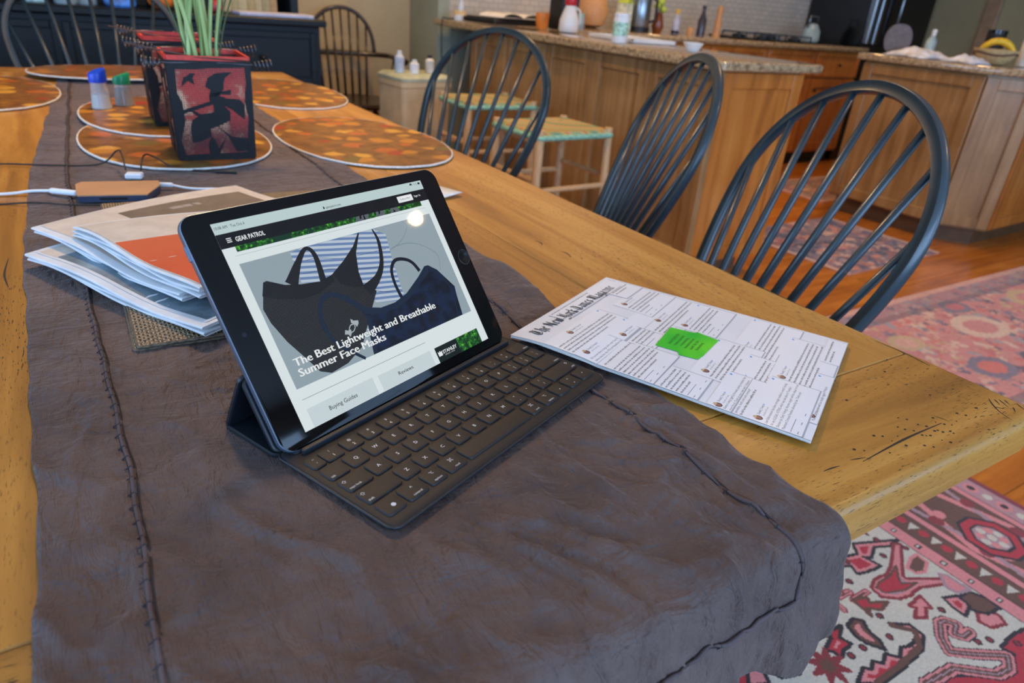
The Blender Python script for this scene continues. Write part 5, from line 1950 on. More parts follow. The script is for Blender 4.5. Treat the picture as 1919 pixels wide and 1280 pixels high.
ch = windsor('windsor_chair', 'dark blue bow-back Windsor chair nearest the magazine, its back turned widest to view', MATS['chair_paint'])
GRP = 'dark blue Windsor chairs round the table'
ch['group'] = GRP
ch.location = (.7825, .3729, .0075)
ch.rotation_euler = (0, 0, -.4197)
for loc, rz, lb in (((.9651, .9238, 0), -.4879, 'dark blue bow-back Windsor chair in the middle of the right side, seen edge-on'),
                    ((.8405, 1.4837, 0), .2094, 'dark blue bow-back Windsor chair farthest along the right side, before the stools'),
                    ((.07, 2.53, 0), PI / 2 + .04, 'dark blue bow-back Windsor chair at the head of the table before the sideboard')):
    c_ = copy_tree(ch)
    c_.location = loc
    c_.rotation_euler = (0, 0, rz)
    c_['label'] = lb
    if loc[1] > 2:
        c_.scale = (1.06, 1.06, 1.06)


# Windsor armchair in the corner by the sideboard
def armchair(loc, rz):
    e_ = empty('windsor_armchair', loc, rz, 'dark brown Windsor armchair with a high bow against the tan wall', 'armchair')
    P_ = MATS['chair_dark']
    S_ = .44
    # local: faces -x, width along y
    out = [(-.22 + .24 * math.copysign(abs(math.cos(a)) ** .8, math.cos(a)), .25 * math.copysign(abs(math.sin(a)) ** .8, math.sin(a))) for a in [2 * PI * k / 36 for k in range(36)]]
    mb = MB()
    mb.loops([[(x * s - .22 * (1 - s), y * s, z) for x, y in out] for s, z in ((.88, S_ - .035), (1, S_ - .015), (.97, S_), (.5, S_ - .01))])
    mb.build('seat', P_, e_, 60)
    arm = []
    for k in range(33):
        a = -PI / 2 + PI * k / 32
        arm.append(Vector((-.04 + .11 * math.cos(a), .285 * math.sin(a), .68)))
    arm = [Vector((-.36, -.30, .68)), Vector((-.2, -.292, .68))] + arm + [Vector((-.2, .292, .68)), Vector((-.36, .30, .68))]
    MB().tube(arm, [.022, .017] + [.015] * 33 + [.017, .022], 8).build('arm_rail', P_, e_, True)
    bow = []
    for k in range(37):
        a = PI * k / 36
        u, v = .20 * math.cos(a), .26 * math.sin(a) ** .8
        bow.append(Vector((.055 + v * .25, u, .68 + v)))
    MB().tube(bow, .0125, 8).build('bow', P_, e_, True)
    for k in range(-3, 4):
        u = k * .052
        top_v = .26 * math.sqrt(max(0, 1 - (u / .20) ** 2)) ** .8
        mb = MB()
        turned(mb, (-.02 + .0 * k, k * .045, S_ - .01), (.055 + top_v * .25, u, .68 + top_v), [(0, .008), (.4, .009), (1, .006)])
        mb.build('spindle', P_, e_, True)
    for sy in (-1, 1):
        mb = MB()
        turned(mb, (-.33, sy * .20, S_ - .01), (-.31, sy * .295, .68), [(0, .012), (.2, .018), (.35, .010), (.5, .020), (.7, .011), (.85, .017), (1, .01)])
        mb.build('arm_post', P_, e_, True)
        mb = MB()
        turned(mb, (-.14, sy * .23, S_ - .01), (-.12, sy * .29, .68), [(0, .008), (1, .007)])
        mb.build('arm_spindle', P_, e_, True)
    for sx in (-1, 1):
        for sy in (-1, 1):
            mb = MB()
            turned(mb, (-.22 + sx * .23, sy * .25, 0), (-.22 + sx * .13, sy * .16, S_ - .02), LEGP)
            mb.build('leg', P_, e_, True)
    for sy in (-1, 1):
        mb = MB()
        turned(mb, (-.40, sy * .21, .17), (-.04, sy * .21, .17), [(0, .008), (.5, .014), (1, .008)])
        mb.build('stretcher', P_, e_, True)
    return e_


armchair((1.49, 4.17, 0), math.radians(80))

# rush-seated counter stools
mat('stool_wood', (196, 158, 112), .5, var=.12, vs=10, stretch=(30, 30, 2))
t_ = NT('rush_seat')
v_ = t_.coord((1, 1, 1))
gr = t_.n('ShaderNodeTexGradient', {'gradient_type': 'QUADRATIC_SPHERE'})
wv_ = t_.n('ShaderNodeTexWave', {'bands_direction': 'DIAGONAL'}, Vector=v_, Scale=3.4, Distortion=2.)
rc_ = t_.ramp(wv_.outputs[1], [(0, (110, 150, 120)), (.3, (206, 178, 96)), (.55, (200, 110, 66)), (.75, (214, 170, 110)), (1, (150, 170, 120))])
ln = t_.n('ShaderNodeTexWave', {'bands_direction': 'X'}, Vector=v_, Scale=40., Distortion=.5)
t_.p(Base_Color=rc_, Roughness=.7)
t_.bump(ln.outputs[1], .6, .003)
mat('rush_green', (128, 176, 150), .7, var=.2, vs=60)


def stool(loc, rz, label):
    e_ = empty('rush_stool', loc, rz, label, 'stool', 'rush-seated stools at the peninsula')
    w2, d2, h = .175, .145, .62
    for sx in (-1, 1):
        for sy in (-1, 1):
            MB().tube([(sx * (w2 + .015), sy * (d2 + .015), 0), (sx * w2, sy * d2, h - .02), (sx * w2, sy * d2, h + .012)], [.016, .019, .017], 10).build('leg', MATS['stool_wood'], e_, 40)
    for z in (.18, .40):
        for sy in (-1, 1):
            MB().tube([(-w2 - .008, sy * (d2 + .006), z), (w2 + .008, sy * (d2 + .006), z)], .011, 8).build('rung', MATS['stool_wood'], e_, 40)
        for sx in (-1, 1):
            MB().tube([(sx * (w2 + .006), -d2 - .008, z + .04), (sx * (w2 + .006), d2 + .008, z + .04)], .011, 8).build('rung', MATS['stool_wood'], e_, 40)
    # woven seat: four triangles of cord dipping to the middle
    mb = MB()
    mb.loops([[(x * s, y * s, z) for x, y in rrect(-w2 - .012, w2 + .012, -d2 - .012, d2 + .012, .02, 4)] for s, z in ((.94, h - .032), (1, h - .022), (1.01, h - .008), (.97, h + .004), (.6, h - .004), (.06, h - .014))])
    mb.build('woven_seat', MATS['rush_seat'], e_, 60)
    MB().tube([(x, y, h - .016) for x, y in rrect(-w2 - .014, w2 + .014, -d2 - .014, d2 + .014, .02, 4)], .011, 8, closed=True).build('seat_edge_cord', MATS['rush_green'], e_, True)


stool((1.60, 2.02, 0), .06, 'wooden stool with a colourful rush seat, nearer of the two at the peninsula')
stool((1.70, 2.72, 0), -.05, 'wooden stool with a colourful rush seat, farther of the two at the peninsula')

# ================================================================== kitchen
wood('maple', (116, 84, 48), (150, 112, 68), (174, 137, 90), gs=(20, 20, 1.4), rough=.35, coat=.2)  # shade on the peninsula's side is put into this browner, greyer tone
wood('maple_orange', (148, 82, 26), (186, 110, 40), (204, 132, 58), gs=(20, 20, 1.4), rough=.3, coat=.3)
t_ = NT('granite')
v_ = t_.coord((1, 1, 1))
g1 = t_.noise(v_, 60., 6, .7)
t_.p(Base_Color=t_.ramp(g1, [(.3, (70, 56, 44)), (.45, (150, 124, 92)), (.6, (196, 172, 130)), (.75, (128, 104, 76))]), Roughness=.1)
t_.b.inputs['Coat Weight'].default_value = .5
mat('knob_dark', (50, 46, 44), .3, metal=.6)
mat('steel', (150, 156, 160), .25, metal=.9, var=.04)
mat('black_gloss', (14, 16, 20), .12, var=.05)
mat('black_matte', (24, 25, 27), .5)


def frame_panel(mb, o_, du, dn, w_, h_, st=.06, depth=.018, raised=True):
    """shaker door in the plane (du across, z up), dn pointing out"""
    o_, du, dn = Vector(o_), Vector(du), Vector(dn)
    M = Matrix(((du.x, dn.x, 0, o_.x), (du.y, dn.y, 0, o_.y), (0, 0, 1, o_.z), (0, 0, 0, 1)))
    for (a, b, c_, d_) in ((0, st, 0, h_), (w_ - st, w_, 0, h_), (st, w_ - st, 0, st), (st, w_ - st, h_ - st, h_)):
        mb.box(a, b, -.002, depth, c_, d_, .003, M)
    mb.box(st - .004, w_ - st + .004, -.002, depth * .35, st - .004, h_ - st + .004, 0, M)


def door(parent, loc0, o_, du, dn, w_, h_, m_, knob=None, nm='door_panel', st=.06):
    mb = MB()
    frame_panel(mb, (0, 0, 0), du, dn, w_, h_, st)
    d_ = mb.build(nm, m_, parent, loc=Vector(o_) - loc0)
    if knob:
        p = Vector(du) * knob[0] + Vector(dn) * .018 + Vector((0, 0, knob[1]))
        MB().tube([p, p + Vector(dn) * .012, p + Vector(dn) * .018, p + Vector(dn) * .026], [.006, .006, .014, .008], 12).build('knob', MATS['knob_dark'], d_, True)
    return d_


# peninsula with stools
pl = Vector((2.3, 2.6, 0))
pen = empty('peninsula_cabinet', pl, 0, 'maple panelled peninsula cabinet with stools along its dining side', 'cabinet')
MB().box(2.075, 2.56, 1.62, 3.56, .1, .885, .003).build('body', MATS['maple'], pen, loc=-pl)
MB().box(2.12, 2.50, 1.69, 3.54, 0, .1).build('toe_kick', mat('kick_brown', (96, 66, 40), .6), pen, loc=-pl)
ys = [3.56, 3.17, 2.78, 2.39, 2.0, 1.62]
for a, b in zip(ys, ys[1:]):
    door(pen, pl, (2.075, a, .1), (0, -1, 0), (-1, 0, 0), a - b, .78, MATS['maple'], None, 'side_panel')
door(pen, pl, (2.08, 1.62, .1), (1, 0, 0), (0, -1, 0), .48, .78, MATS['maple_orange'], (.44, .62), 'end_door')  # same cabinet wood, its lit tone put into the more orange colour
MB().box(2.05, 2.082, 1.595, 1.625, .1, .885, .004).build('corner_post', MATS['maple'], pen, loc=-pl)
cl = Vector((2.3, 2.7, .885))
o = MB()
o.loops([[(x, y, z) for x, y in rrect(2.0 + i, 2.63 - i, 1.56 + i, 3.98 - i, .03, 4)] for i, z in ((.006, 0), (0, .006), (0, .029), (.006, .035))])
ct = o.build('granite_countertop', MATS['granite'], None, 40)
ct.location = (0, 0, .888)
tag(ct, 'speckled tan granite countertop on the peninsula', 'countertop')
# back run with drawers along the tiled wall
bl = Vector((4.2, 3.6, 0))
bk = empty('drawer_cabinet', bl, 0, 'orange-brown drawer base cabinets along the tiled kitchen wall', 'cabinet')
MB().box(2.66, 5.62, 3.36, 4.0, .1, .895).build('body', MATS['maple_orange'], bk, loc=-bl)
MB().box(2.7, 5.6, 3.42, 3.98, 0, .1).build('toe_kick', MATS['black_matte'], bk, loc=-bl)
xs = [2.66, 3.25, 3.85, 4.45, 5.03, 5.62]
for a, b in zip(xs, xs[1:]):
    door(bk, bl, (a + .008, 3.36, .70), (1, 0, 0), (0, -1, 0), b - a - .016, .18, MATS['maple_orange'], ((b - a) / 2, .09), 'drawer', .03)
    door(bk, bl, (a + .008, 3.36, .12), (1, 0, 0), (0, -1, 0), b - a - .016, .56, MATS['maple_orange'], (.05, .48), 'door_panel')
o = MB()
o.loops([[(x, y, z) for x, y in rrect(2.64 + i, 5.66 - i, 3.32 + i, 4.01 - i, .01, 3)] for i, z in ((.004, 0), (0, .005), (0, .03), (.004, .035))])
ct = o.build('granite_countertop', MATS['granite'], None, 40)
ct.location = (0, 0, .897)
tag(ct, 'brown granite countertop along the tiled wall under the cooktop', 'countertop')
# cooktop
ck = empty('cooktop', (4.78, 3.66, .932), 0, 'black gas cooktop set in the back counter', 'cooktop')
MB().box(-.38, .38, -.26, .26, 0, .012, .004).build('glass_plate', MATS['black_gloss'], ck)
for i in (-1, 1):
    for j in (-1, 1):
        MB().lathe([(.05, 0), (.05, .012), (.03, .018)], 16, (i * .19, j * .12, .012)).build('burner', MATS['black_matte'], ck, 40)
        mb = MB()
        for a in range(4):
            c_, s_ = math.cos(a * PI / 2 + PI / 4), math.sin(a * PI / 2 + PI / 4)
            mb.box(0, .13, -.006, .006, 0, .012, 0, Matrix.Translation((i * .19, j * .12, .036)) @ Matrix.Rotation(a * PI / 2 + PI / 4, 4, 'Z'))
            mb.box(.118, .13, -.006, .006, -.024, .0, 0, Matrix.Translation((i * .19, j * .12, .036)) @ Matrix.Rotation(a * PI / 2 + PI / 4, 4, 'Z'))
        mb.build('grate', MATS['black_matte'], ck)
# tall wall oven / refrigerator block
fl_ = Vector((6.05, 3.7, 0))
fr = empty('wall_oven', fl_, 0, 'tall black glass wall oven with steel trim beside the drawers', 'oven')
MB().box(5.68, 6.58, 3.42, 4.0, 0, 2.2, .004).build('body', MATS['black_gloss'], fr, loc=-fl_)
MB().box(5.70, 6.56, 3.40, 3.422, .95, 1.7, .006).build('oven_door', MATS['black_gloss'], fr, loc=-fl_)
MB().box(5.70, 6.56, 3.40, 3.422, .1, .92, .006).build('lower_door', MATS['black_gloss'], fr, loc=-fl_)
for x in (5.69, 5.78):
    MB().box(x, x + .035, 3.385, 3.425, .96, 1.9, .004).build('steel_trim', MATS['steel'], fr, loc=-fl_)
MB().tube([(6.0, 3.385, 1.02), (6.0, 3.35, 1.04), (6.0, 3.35, 1.5), (6.0, 3.385, 1.52)], .011, 10).build('handle', MATS['steel'], fr, True, loc=-fl_)
# door casing on the right-hand wall
struct('trim_1', MB().box(6.57, 6.6, 2.86, 2.98, 0, 2.1, .006).box(6.57, 6.6, 1.9, 2.86, 2.0, 2.1, .006), mat('casing_brown', (150, 126, 98), .5))
# corner cabinet on the right
rl = Vector((4.5, 1.9, 0))
ic = empty('corner_cabinet', rl, 0, 'maple corner cabinet with an angled end panel on the right', 'cabinet')
foot = [(4.06, 2.30), (4.06, 1.60), (4.22, 1.40), (5.4, 1.46), (5.4, 2.30)]
MB().prism([(x - rl.x, y - rl.y) for x, y in foot][::-1], .1, .905).build('body', MATS['maple'], ic)
kick = [(4.12, 2.28), (4.12, 1.64), (4.25, 1.47), (5.38, 1.52), (5.38, 2.28)]
MB().prism([(x - rl.x, y - rl.y) for x, y in kick][::-1], 0, .1).build('toe_kick', MATS['kick_brown'], ic)


def face(a, b, nm, m_, knob=None):
    a, b = Vector((*a, 0)), Vector((*b, 0))
    d_ = (b - a)
    L = d_.length
    d_.normalize()
    nrm = Vector((-d_.y, d_.x, 0))
    door(ic, rl, (a.x, a.y, .11), d_, nrm, L, .785, m_, knob, nm, min(.06, L * .25))


face((5.4, 1.46), (4.22, 1.40), 'side_panel', MATS['maple_orange'])
face((4.22, 1.40), (4.06, 1.60), 'angled_panel', MATS['maple'])
face((4.06, 1.60), (4.06, 2.30), 'front_panel', MATS['maple'])
o = MB()
tp = [(4.02, 2.34), (4.02, 1.585), (4.2, 1.36), (5.44, 1.42), (5.44, 2.34)]
o.loops([[(4.6 + (x - 4.6) * (1 - i), 1.9 + (y - 1.9) * (1 - i), z) for x, y in tp[::-1]] for i, z in ((.006, 0), (0, .006), (0, .03), (.006, .036))])
ct = o.build('granite_countertop', MATS['granite'], None, 40)
ct.location = (0, 0, .908)
tag(ct, 'speckled granite countertop with a cut corner, carrying towels and fruit', 'countertop')


# ------------------------------------------------------------------ things on the counters
def lathe_thing(name, loc, parts, label, cat, group=None, rz=0.):
    e_ = empty(name, loc, rz, label, cat, group)
    for nm, m_, prof in parts:
        MB().lathe(prof, 22).build(nm, m_, e_, 40)
    return e_


CZ = .925
mat('ceramic_white', (228, 228, 224), .25, var=.02)
mat('red_plastic', (196, 40, 48), .3)
mat('orange_plastic', (222, 128, 48), .35)
mat('glass_grey', (150, 170, 176), .1, var=.05)
mat('label_green', (160, 196, 172), .4, var=.25, vs=60)
mat('lime', (176, 196, 70), .4)
mat('amber', (128, 66, 26), .2)
mat('yellow_cap', (216, 176, 40), .35)
mat('pale_wood', (206, 150, 96), .5, var=.1, stretch=(20, 20, 1))
mat('teal_glass', (168, 190, 190), .1)
mat('paper_white', (232, 230, 226), .7, var=.03, vs=20)
e_ = lathe_thing('carafe', (2.42, 3.10, CZ), [('body', MATS['ceramic_white'], [(.05, 0), (.056, .01), (.054, .06), (.036, .11), (.026, .135)]), ('lid', MATS['red_plastic'], [(.028, .135), (.033, .142), (.032, .17), (.02, .178)])], 'white carafe with a red lid on the peninsula', 'carafe')
MB().tube([(.045, 0, .03), (.075, 0, .05), (.07, 0, .11), (.03, 0, .13)], .006, 8).build('handle', MATS['ceramic_white'], e_, True)
lathe_thing('cup', (2.36, 3.28, CZ), [('body', MATS['orange_plastic'], [(.028, 0), (.036, .03), (.04, .085), (.036, .085), (.03, .02)])], 'orange cup behind the white carafe', 'cup')
lathe_thing('canister', (2.15, 2.33, CZ), [('body', MATS['ceramic_white'], [(.034, 0), (.036, .004), (.036, .105), (.033, .112)]), ('label_band', MATS['label_green'], [(.0362, .03), (.0366, .032), (.0366, .085), (.0362, .087)]), ('lid', MATS['ceramic_white'], [(.036, .112), (.036, .122), (.02, .126)])], 'white canister with a green label at the front of the peninsula', 'canister')
lathe_thing('jar', (2.98, 3.74, .932), [('glass', MATS['glass_grey'], [(.028, 0), (.03, .004), (.03, .06), (.024, .07)]), ('lid', mat('lid_teal', (140, 190, 170), .4), [(.026, .07), (.026, .085)])], 'small glass jar with a pale green lid on the back counter', 'jar')
lathe_thing('tumbler', (2.88, 3.88, .932), [('glass', MATS['glass_grey'], [(.03, 0), (.035, .1), (.033, .1), (.028, .006)])], 'tall grey glass tumbler behind the small jar', 'tumbler')
o = MB().box(-.20, .20, -.13, .13, 0, .008, .003).box(-.20, .20, -.13, -.12, .006, .018).box(-.20, .20, .12, .13, .006, .018).box(-.20, -.19, -.13, .13, .006, .018).box(.19, .20, -.13, .13, .006, .018).build('serving_tray', MATS['ceramic_white'], None)
o.location = (2.42, 2.56, CZ)
o.rotation_euler = (0, 0, PI / 2 - .1)
tag(o, 'flat white serving tray on the peninsula', 'tray')
lathe_thing('bowl', (2.25, 1.96, CZ), [('body', MATS['ceramic_white'], [(.022, 0), (.026, .004), (.042, .032), (.044, .036), (.041, .036), (.02, .008)])], 'small white bowl near the end of the peninsula', 'bowl')
lathe_thing('round_board', (3.15, 3.84, .932), [('disc', MATS['pale_wood'], [(.03, 0), (.09, .02), (.115, .10), (.09, .19), (.03, .215)])], 'round yellow wooden board propped on the back counter', 'board')
e_ = empty('carton', (3.32, 3.70, .932), .3, 'green and white drink carton on the back counter', 'carton')
MB().box(-.04, .04, -.04, .04, 0, .17, .003).build('box', mat('carton_white', (206, 216, 190), .5, var=.2, vs=30), e_)
MB().prism([(-.04, 0), (.04, 0), (0, .05)], -.04, .04, lambda x, y, z: (x, z, .17 + y)).build('gable_top', MATS['lime'], e_)
e_ = lathe_thing('coffee_maker', (3.48, 3.72, .932), [('body', MATS['steel'], [(.07, 0), (.075, .01), (.07, .2), (.055, .26)]), ('base_ring', MATS['black_matte'], [(.078, 0), (.078, .03), (.07, .034)])], 'steel coffee maker on the back counter', 'coffee maker')
MB().tube([(.07, -.02, .06), (.12, -.03, .08), (.12, -.03, .2), (.06, -.02, .23)], .01, 8).build('handle', MATS['black_matte'], e_, True)
e_ = lathe_thing('flower_vase', (3.66, 3.72, .932), [('vase', MATS['amber'], [(.03, 0), (.045, .04), (.03, .1), (.022, .13)])], 'amber vase with yellow-green blossoms by the coffee maker', 'vase')
for k, (dx, dy, dz, r) in enumerate(((0, 0, .2, .03), (.03, .01, .23, .026), (-.03, .0, .17, .022), (.01, -.03, .15, .022))):
    mb = MB()
    mb.lathe([(r * math.sin(PI * i / 8) * (1 + .15 * (i % 2)) + .0005, r * -math.cos(PI * i / 8)) for i in range(9)], 9, (dx, dy, dz))
    mb.build('blossom', MATS['lime'], e_, True)
    MB().tube([(0, 0, .1), (dx, dy, dz)], .003, 6).build('stalk', MATS['stem_dark'], e_, True)
lathe_thing('sauce_bottle', (3.82, 3.70, .932), [('bottle', mat('bottle_pale', (190, 190, 206), .25), [(.026, 0), (.028, .004), (.028, .1), (.014, .13)]), ('cap', MATS['yellow_cap'], [(.015, .13), (.015, .16), (.01, .163)]), ('foot_band', MATS['black_matte'], [(.0285, .002), (.0288, .02), (.0285, .022)])], 'pale bottle with a yellow cap before the tiled wall', 'bottle')
lathe_thing('dark_bottle', (4.10, 3.72, .932), [('bottle', mat('bottle_dark', (70, 60, 66), .2), [(.03, 0), (.032, .1), (.014, .15), (.013, .18)]), ('cap', MATS['black_matte'], [(.015, .18), (.015, .2)])], 'dark bottle with a black cap before the tiled wall', 'bottle')
lathe_thing('spice_jar', (3.93, 3.66, .932), [('jar', MATS['pale_wood'], [(.022, 0), (.024, .04), (.018, .05)])], 'small pale spice jar beside the yellow-capped bottle', 'jar')
lathe_thing('pepper_mill', (4.27, 3.72, .932), [('mill', MATS['pale_wood'], [(.03, 0), (.024, .05), (.028, .1), (.018, .13), (.026, .16), (.022, .2), (.004, .215)])], 'pale wooden pepper mill before the cooktop', 'pepper mill')
e_ = lathe_thing('kettle', (5.40, 3.72, .932), [('body', MATS['teal_glass'], [(.06, 0), (.075, .02), (.07, .09), (.04, .14), (.01, .15)])], 'pale teal kettle right of the cooktop', 'kettle')
MB().tube([(-.06, 0, .11), (-.05, 0, .2), (.05, 0, .2), (.06, 0, .11)], .007, 8).build('handle', MATS['steel'], e_, True)
# laptop and papers where the peninsula meets the wall
e_ = empty('laptop', (2.32, 3.66, CZ), .25, 'closed black laptop with an open magazine on top at the far end of the peninsula', 'laptop')
MB().box(-.20, .20, -.14, .14, .002, .03, .006).build('body', MATS['black_matte'], e_)
MB().box(-.18, .18, -.13, .13, .03, .036, .002).build('lid', MATS['black_gloss'], e_)
o = MB()
o.grid(lambda s, t: ((s - .5) * .34, (t - .5) * .22, .003 + .022 * abs(math.sin(s * PI * 2)) ** .6), 24, 4)
o = o.build('open_magazine', MATS['paper_white'], None, True)
o.location = (2.36, 3.62, CZ + .038)
o.rotation_euler = (0, 0, .2)
tag(o, 'open magazine lying on the black laptop', 'magazine')
e_ = empty('speaker', (2.565, 3.36, CZ), 0, 'tall black speaker box beside the laptop', 'speaker')
MB().box(-.06, .06, -.07, .07, 0, .26, .006).build('cabinet', MATS['black_matte'], e_)
MB().box(-.052, .052, -.073, -.069, .01, .25, .002).build('grille', mat('grille_blue', (34, 44, 70), .6), e_)
lathe_thing('candle', (2.10, 3.80, CZ), [('holder', MATS['ceramic_white'], [(.035, 0), (.04, .03)]), ('wax', mat('wax', (232, 196, 130), .5), [(.037, .03), (.036, .055)])], 'cream candle in a white dish at the far end of the peninsula', 'candle')
lathe_thing('mist_bottle', (2.16, 3.90, CZ), [('bottle', mat('bottle_clear', (214, 220, 222), .2), [(.02, 0), (.022, .01), (.018, .09), (.008, .12), (.008, .15)])], 'slim clear bottle behind the cream candle', 'bottle')
cable('power_cord', [(2.12, 3.82, CZ + .005), (2.03, 3.82, CZ + .005), (1.99, 3.82, CZ - .01), (1.988, 3.81, .7), (2.0, 3.83, .4), (2.03, 3.84, .15), (2.1, 3.82, .006)], .004, 'cable_black', 'black power cord hanging from the far end of the peninsula')
# corner cabinet top
mat('towel', (196, 200, 210), .9, var=.18, vs=16, bump=.4, bs=200)
for (x, y, sx, sy, h, lb) in ((4.24, 2.10, .13, .12, .06, 'crumpled pale blue-grey towel beside the spray bottle'), (4.20, 1.80, .09, .08, .045, 'crumpled white towel beside the fruit basket')):
    mb = MB()
    mb.grid(lambda s, t: ((s - .5) * 2 * sx * (1 + .1 * math.sin(t * 9)), (t - .5) * 2 * sy * (1 + .12 * math.sin(s * 8)), max(.002, h * (math.sin(PI * s) * math.sin(PI * t)) ** .6 * (.8 + .45 * noise.noise(Vector((s * 6 + x, t * 6, x * 3)))))), 30, 24)
    o = mb.build('towel', MATS['towel'], None, True)
    md = o.modifiers.new('thickness', 'SOLIDIFY')
    md.thickness = .003
    o.location = (x, y, .946)
    o.rotation_euler = (0, 0, 1.3)
    tag(o, lb, 'towel', 'towels on the corner cabinet')
lathe_thing('spray_bottle', (4.46, 2.17, .945), [('bottle', MATS['teal_glass'], [(.028, 0), (.03, .01), (.03, .09), (.012, .12)]), ('nozzle', MATS['ceramic_white'], [(.013, .12), (.014, .15), (.01, .155)])], 'pale teal bottle with a white nozzle rising behind the towels', 'bottle')
o = MB()
o.loops([[(x, y + d_, z) for x, z in [(.075 * math.copysign(abs(math.cos(a)) ** .8, math.cos(a)), .085 + .085 * math.sin(a)) for a in [2 * PI * k / 28 for k in range(28)]]] for d_, y in ((-.01, 0), (.01, 0))])
o = o.build('stone_board', mat('stone_grey', (104, 98, 100), .7, var=.1, vs=40), None, 40)
o.location = (4.30, 2.29, .945)
o.rotation_euler = (0, 0, -.9)
tag(o, 'grey rounded stone board standing on the corner cabinet', 'board')
e_ = lathe_thing('fruit_basket', (4.42, 1.77, .945), [('basket', mat('basket_tan', (196, 170, 120), .8, var=.25, vs=60, stretch=(1, 1, 8)), [(.05, 0), (.07, .01), (.10, .05), (.115, .08), (.108, .08), (.09, .045), (.05, .012)])], 'shallow tan woven fruit basket on the corner cabinet', 'basket')
MB().tube([(.108 * math.cos(a), .108 * math.sin(a), .056 + .006 * math.sin(a * 3)) for a in [2 * PI * k / 40 for k in range(40)]], .005, 6, closed=True).build('dark_band', mat('basket_dark', (96, 66, 60), .8), e_, True)
mat('banana', (224, 186, 40), .45, var=.1, vs=30)
for k, lb in enumerate(('leftmost yellow banana in the fruit basket', 'middle yellow banana in the fruit basket', 'rightmost yellow banana in the fruit basket')):
    ang = math.radians(-48 + 3 * k)
    pts = []
    for i in range(11):
        a = math.radians(15 + 150 * i / 10)
        pts.append((.085 * math.cos(a), 0, .075 * math.sin(a)))
    mb = MB()
    mb.tube(pts, [.004, .011, .015, .017, .0175, .0175, .017, .016, .012, .006, .004], 7)
    o = mb.build('banana', MATS['banana'], None, True)
    o.location = (4.42 + .03 * (k - 1) * math.cos(ang + PI / 2), 1.77 + .032 * (k - 1) * math.sin(ang + PI / 2), .945 + .048)
    o.rotation_euler = (.25 * (k - 1), .3 - .3 * k, ang)
    tag(o, lb, 'banana', 'bananas in the basket')
lathe_thing('paper_towel_roll', (4.61, 1.67, .945), [('roll', MATS['paper_white'], [(.012, 0), (.06, .004), (.06, .275), (.02, .28)]), ('core', MATS['pale_wood'], [(.02, .278), (.018, .3)])], 'white paper towel roll standing by the fruit basket', 'paper towels')
lathe_thing('black_tin', (4.70, 1.93, .945), [('tin', MATS['black_matte'], [(.05, 0), (.052, .004), (.052, .16), (.04, .17)]), ('lid', MATS['black_gloss'], [(.053, .16), (.053, .18)])], 'round black tin behind the bananas', 'tin')

# ================================================================== sideboard with shelves, left background
mat('hutch_black', (9, 19, 24), .45, spec=.3, var=.15, vs=12)
SBX = lambda x_: -.105 + (x_ + .105) * .872
hl = Vector((.2, 3.61, 0))
hu = empty('sideboard', hl, 0, 'black painted sideboard with drawers and an open shelf unit above', 'sideboard')
MB().box(-1.14, 1.09, 3.39, 3.88, .06, .867, .004).build('body', MATS['hutch_black'], hu, loc=-hl)
MB().box(-1.16, 1.115, 3.35, 3.89, .867, .900, .006).build('top', MATS['hutch_black'], hu, loc=-hl)
MB().box(-1.12, 1.07, 3.42, 3.86, 0, .06).build('plinth', MATS['hutch_black'], hu, loc=-hl)
for i in range(4):
    x0 = -1.12 + i * .55
    door(hu, hl, (x0, 3.39, .60), (1, 0, 0), (0, -1, 0), .535, .24, MATS['hutch_black'], (.267, .12), 'drawer', .03)
    door(hu, hl, (x0, 3.39, .09), (1, 0, 0), (0, -1, 0), .535, .49, MATS['hutch_black'], (.48, .3), 'door_panel', .07)
for x in (-1.12, -.38, .37, 1.005):
    MB().box(x, x + .04, 3.58, 3.88, .900, 2.1, .004).build('shelf_upright', MATS['hutch_black'], hu, loc=-hl)
MB().box(-1.12, 1.045, 3.86, 3.88, .900, 2.1).build('shelf_back', MATS['black_matte'], hu, loc=-hl)
for z in (1.28, 1.68, 2.08):
    MB().box(-1.12, 1.045, 3.58, 3.87, z, z + .025, .003).build('shelf_board', MATS['hutch_black'], hu, loc=-hl)
HTZ = .9005
bkc = [(196, 172, 120), (186, 166, 112), (204, 182, 130), (190, 160, 104), (200, 176, 126), (180, 156, 108), (196, 150, 96)]
x = SBX(.83) - .02
for k, c_ in enumerate(bkc):
    wdt = (.039, .033, .043, .037, .035, .042, .035)[k]
    e_ = empty('book', (x + wdt / 2, 3.74, HTZ), 0, ('first', 'second', 'third', 'fourth', 'fifth', 'sixth', 'seventh')[k] + ' tan-spined book from the left in the row on the sideboard', 'book', 'tan books on the sideboard')
    MB().box(-wdt / 2, wdt / 2 - .001, -.10, .10, 0, .25 - .01 * (k % 3), .002).build('cover', mat('book_%d' % k, c_, .6, var=.08, vs=30), e_)
    MB().box(-wdt / 2 + .003, wdt / 2 - .004, -.098, .102, .004, .252 - .01 * (k % 3)).build('pages', MATS['paper_white'], e_)
    x += wdt
o = MB().box(-.18, .18, -.08, .08, 0, .016, .003).build('paper_stack', mat('paper_lilac', (196, 196, 214), .6, var=.06, vs=30), None)
o.location = (SBX(1.03), 3.47, HTZ)
o.rotation_euler = (0, 0, .05)
tag(o, 'pale lilac stack of papers in front of the tan books', 'paper stack')
mb = MB()
mb.lathe([(.012, 0), (.03, .012), (.034, .03), (.02, .05), (.004, .056)], 14)
o = mb.build('red_ornament', mat('orn_red', (170, 60, 70), .4, var=.3, vs=40), None, True, (SBX(.735), 3.5, HTZ))
tag(o, 'small red and pink ornament left of the paper stack', 'ornament')


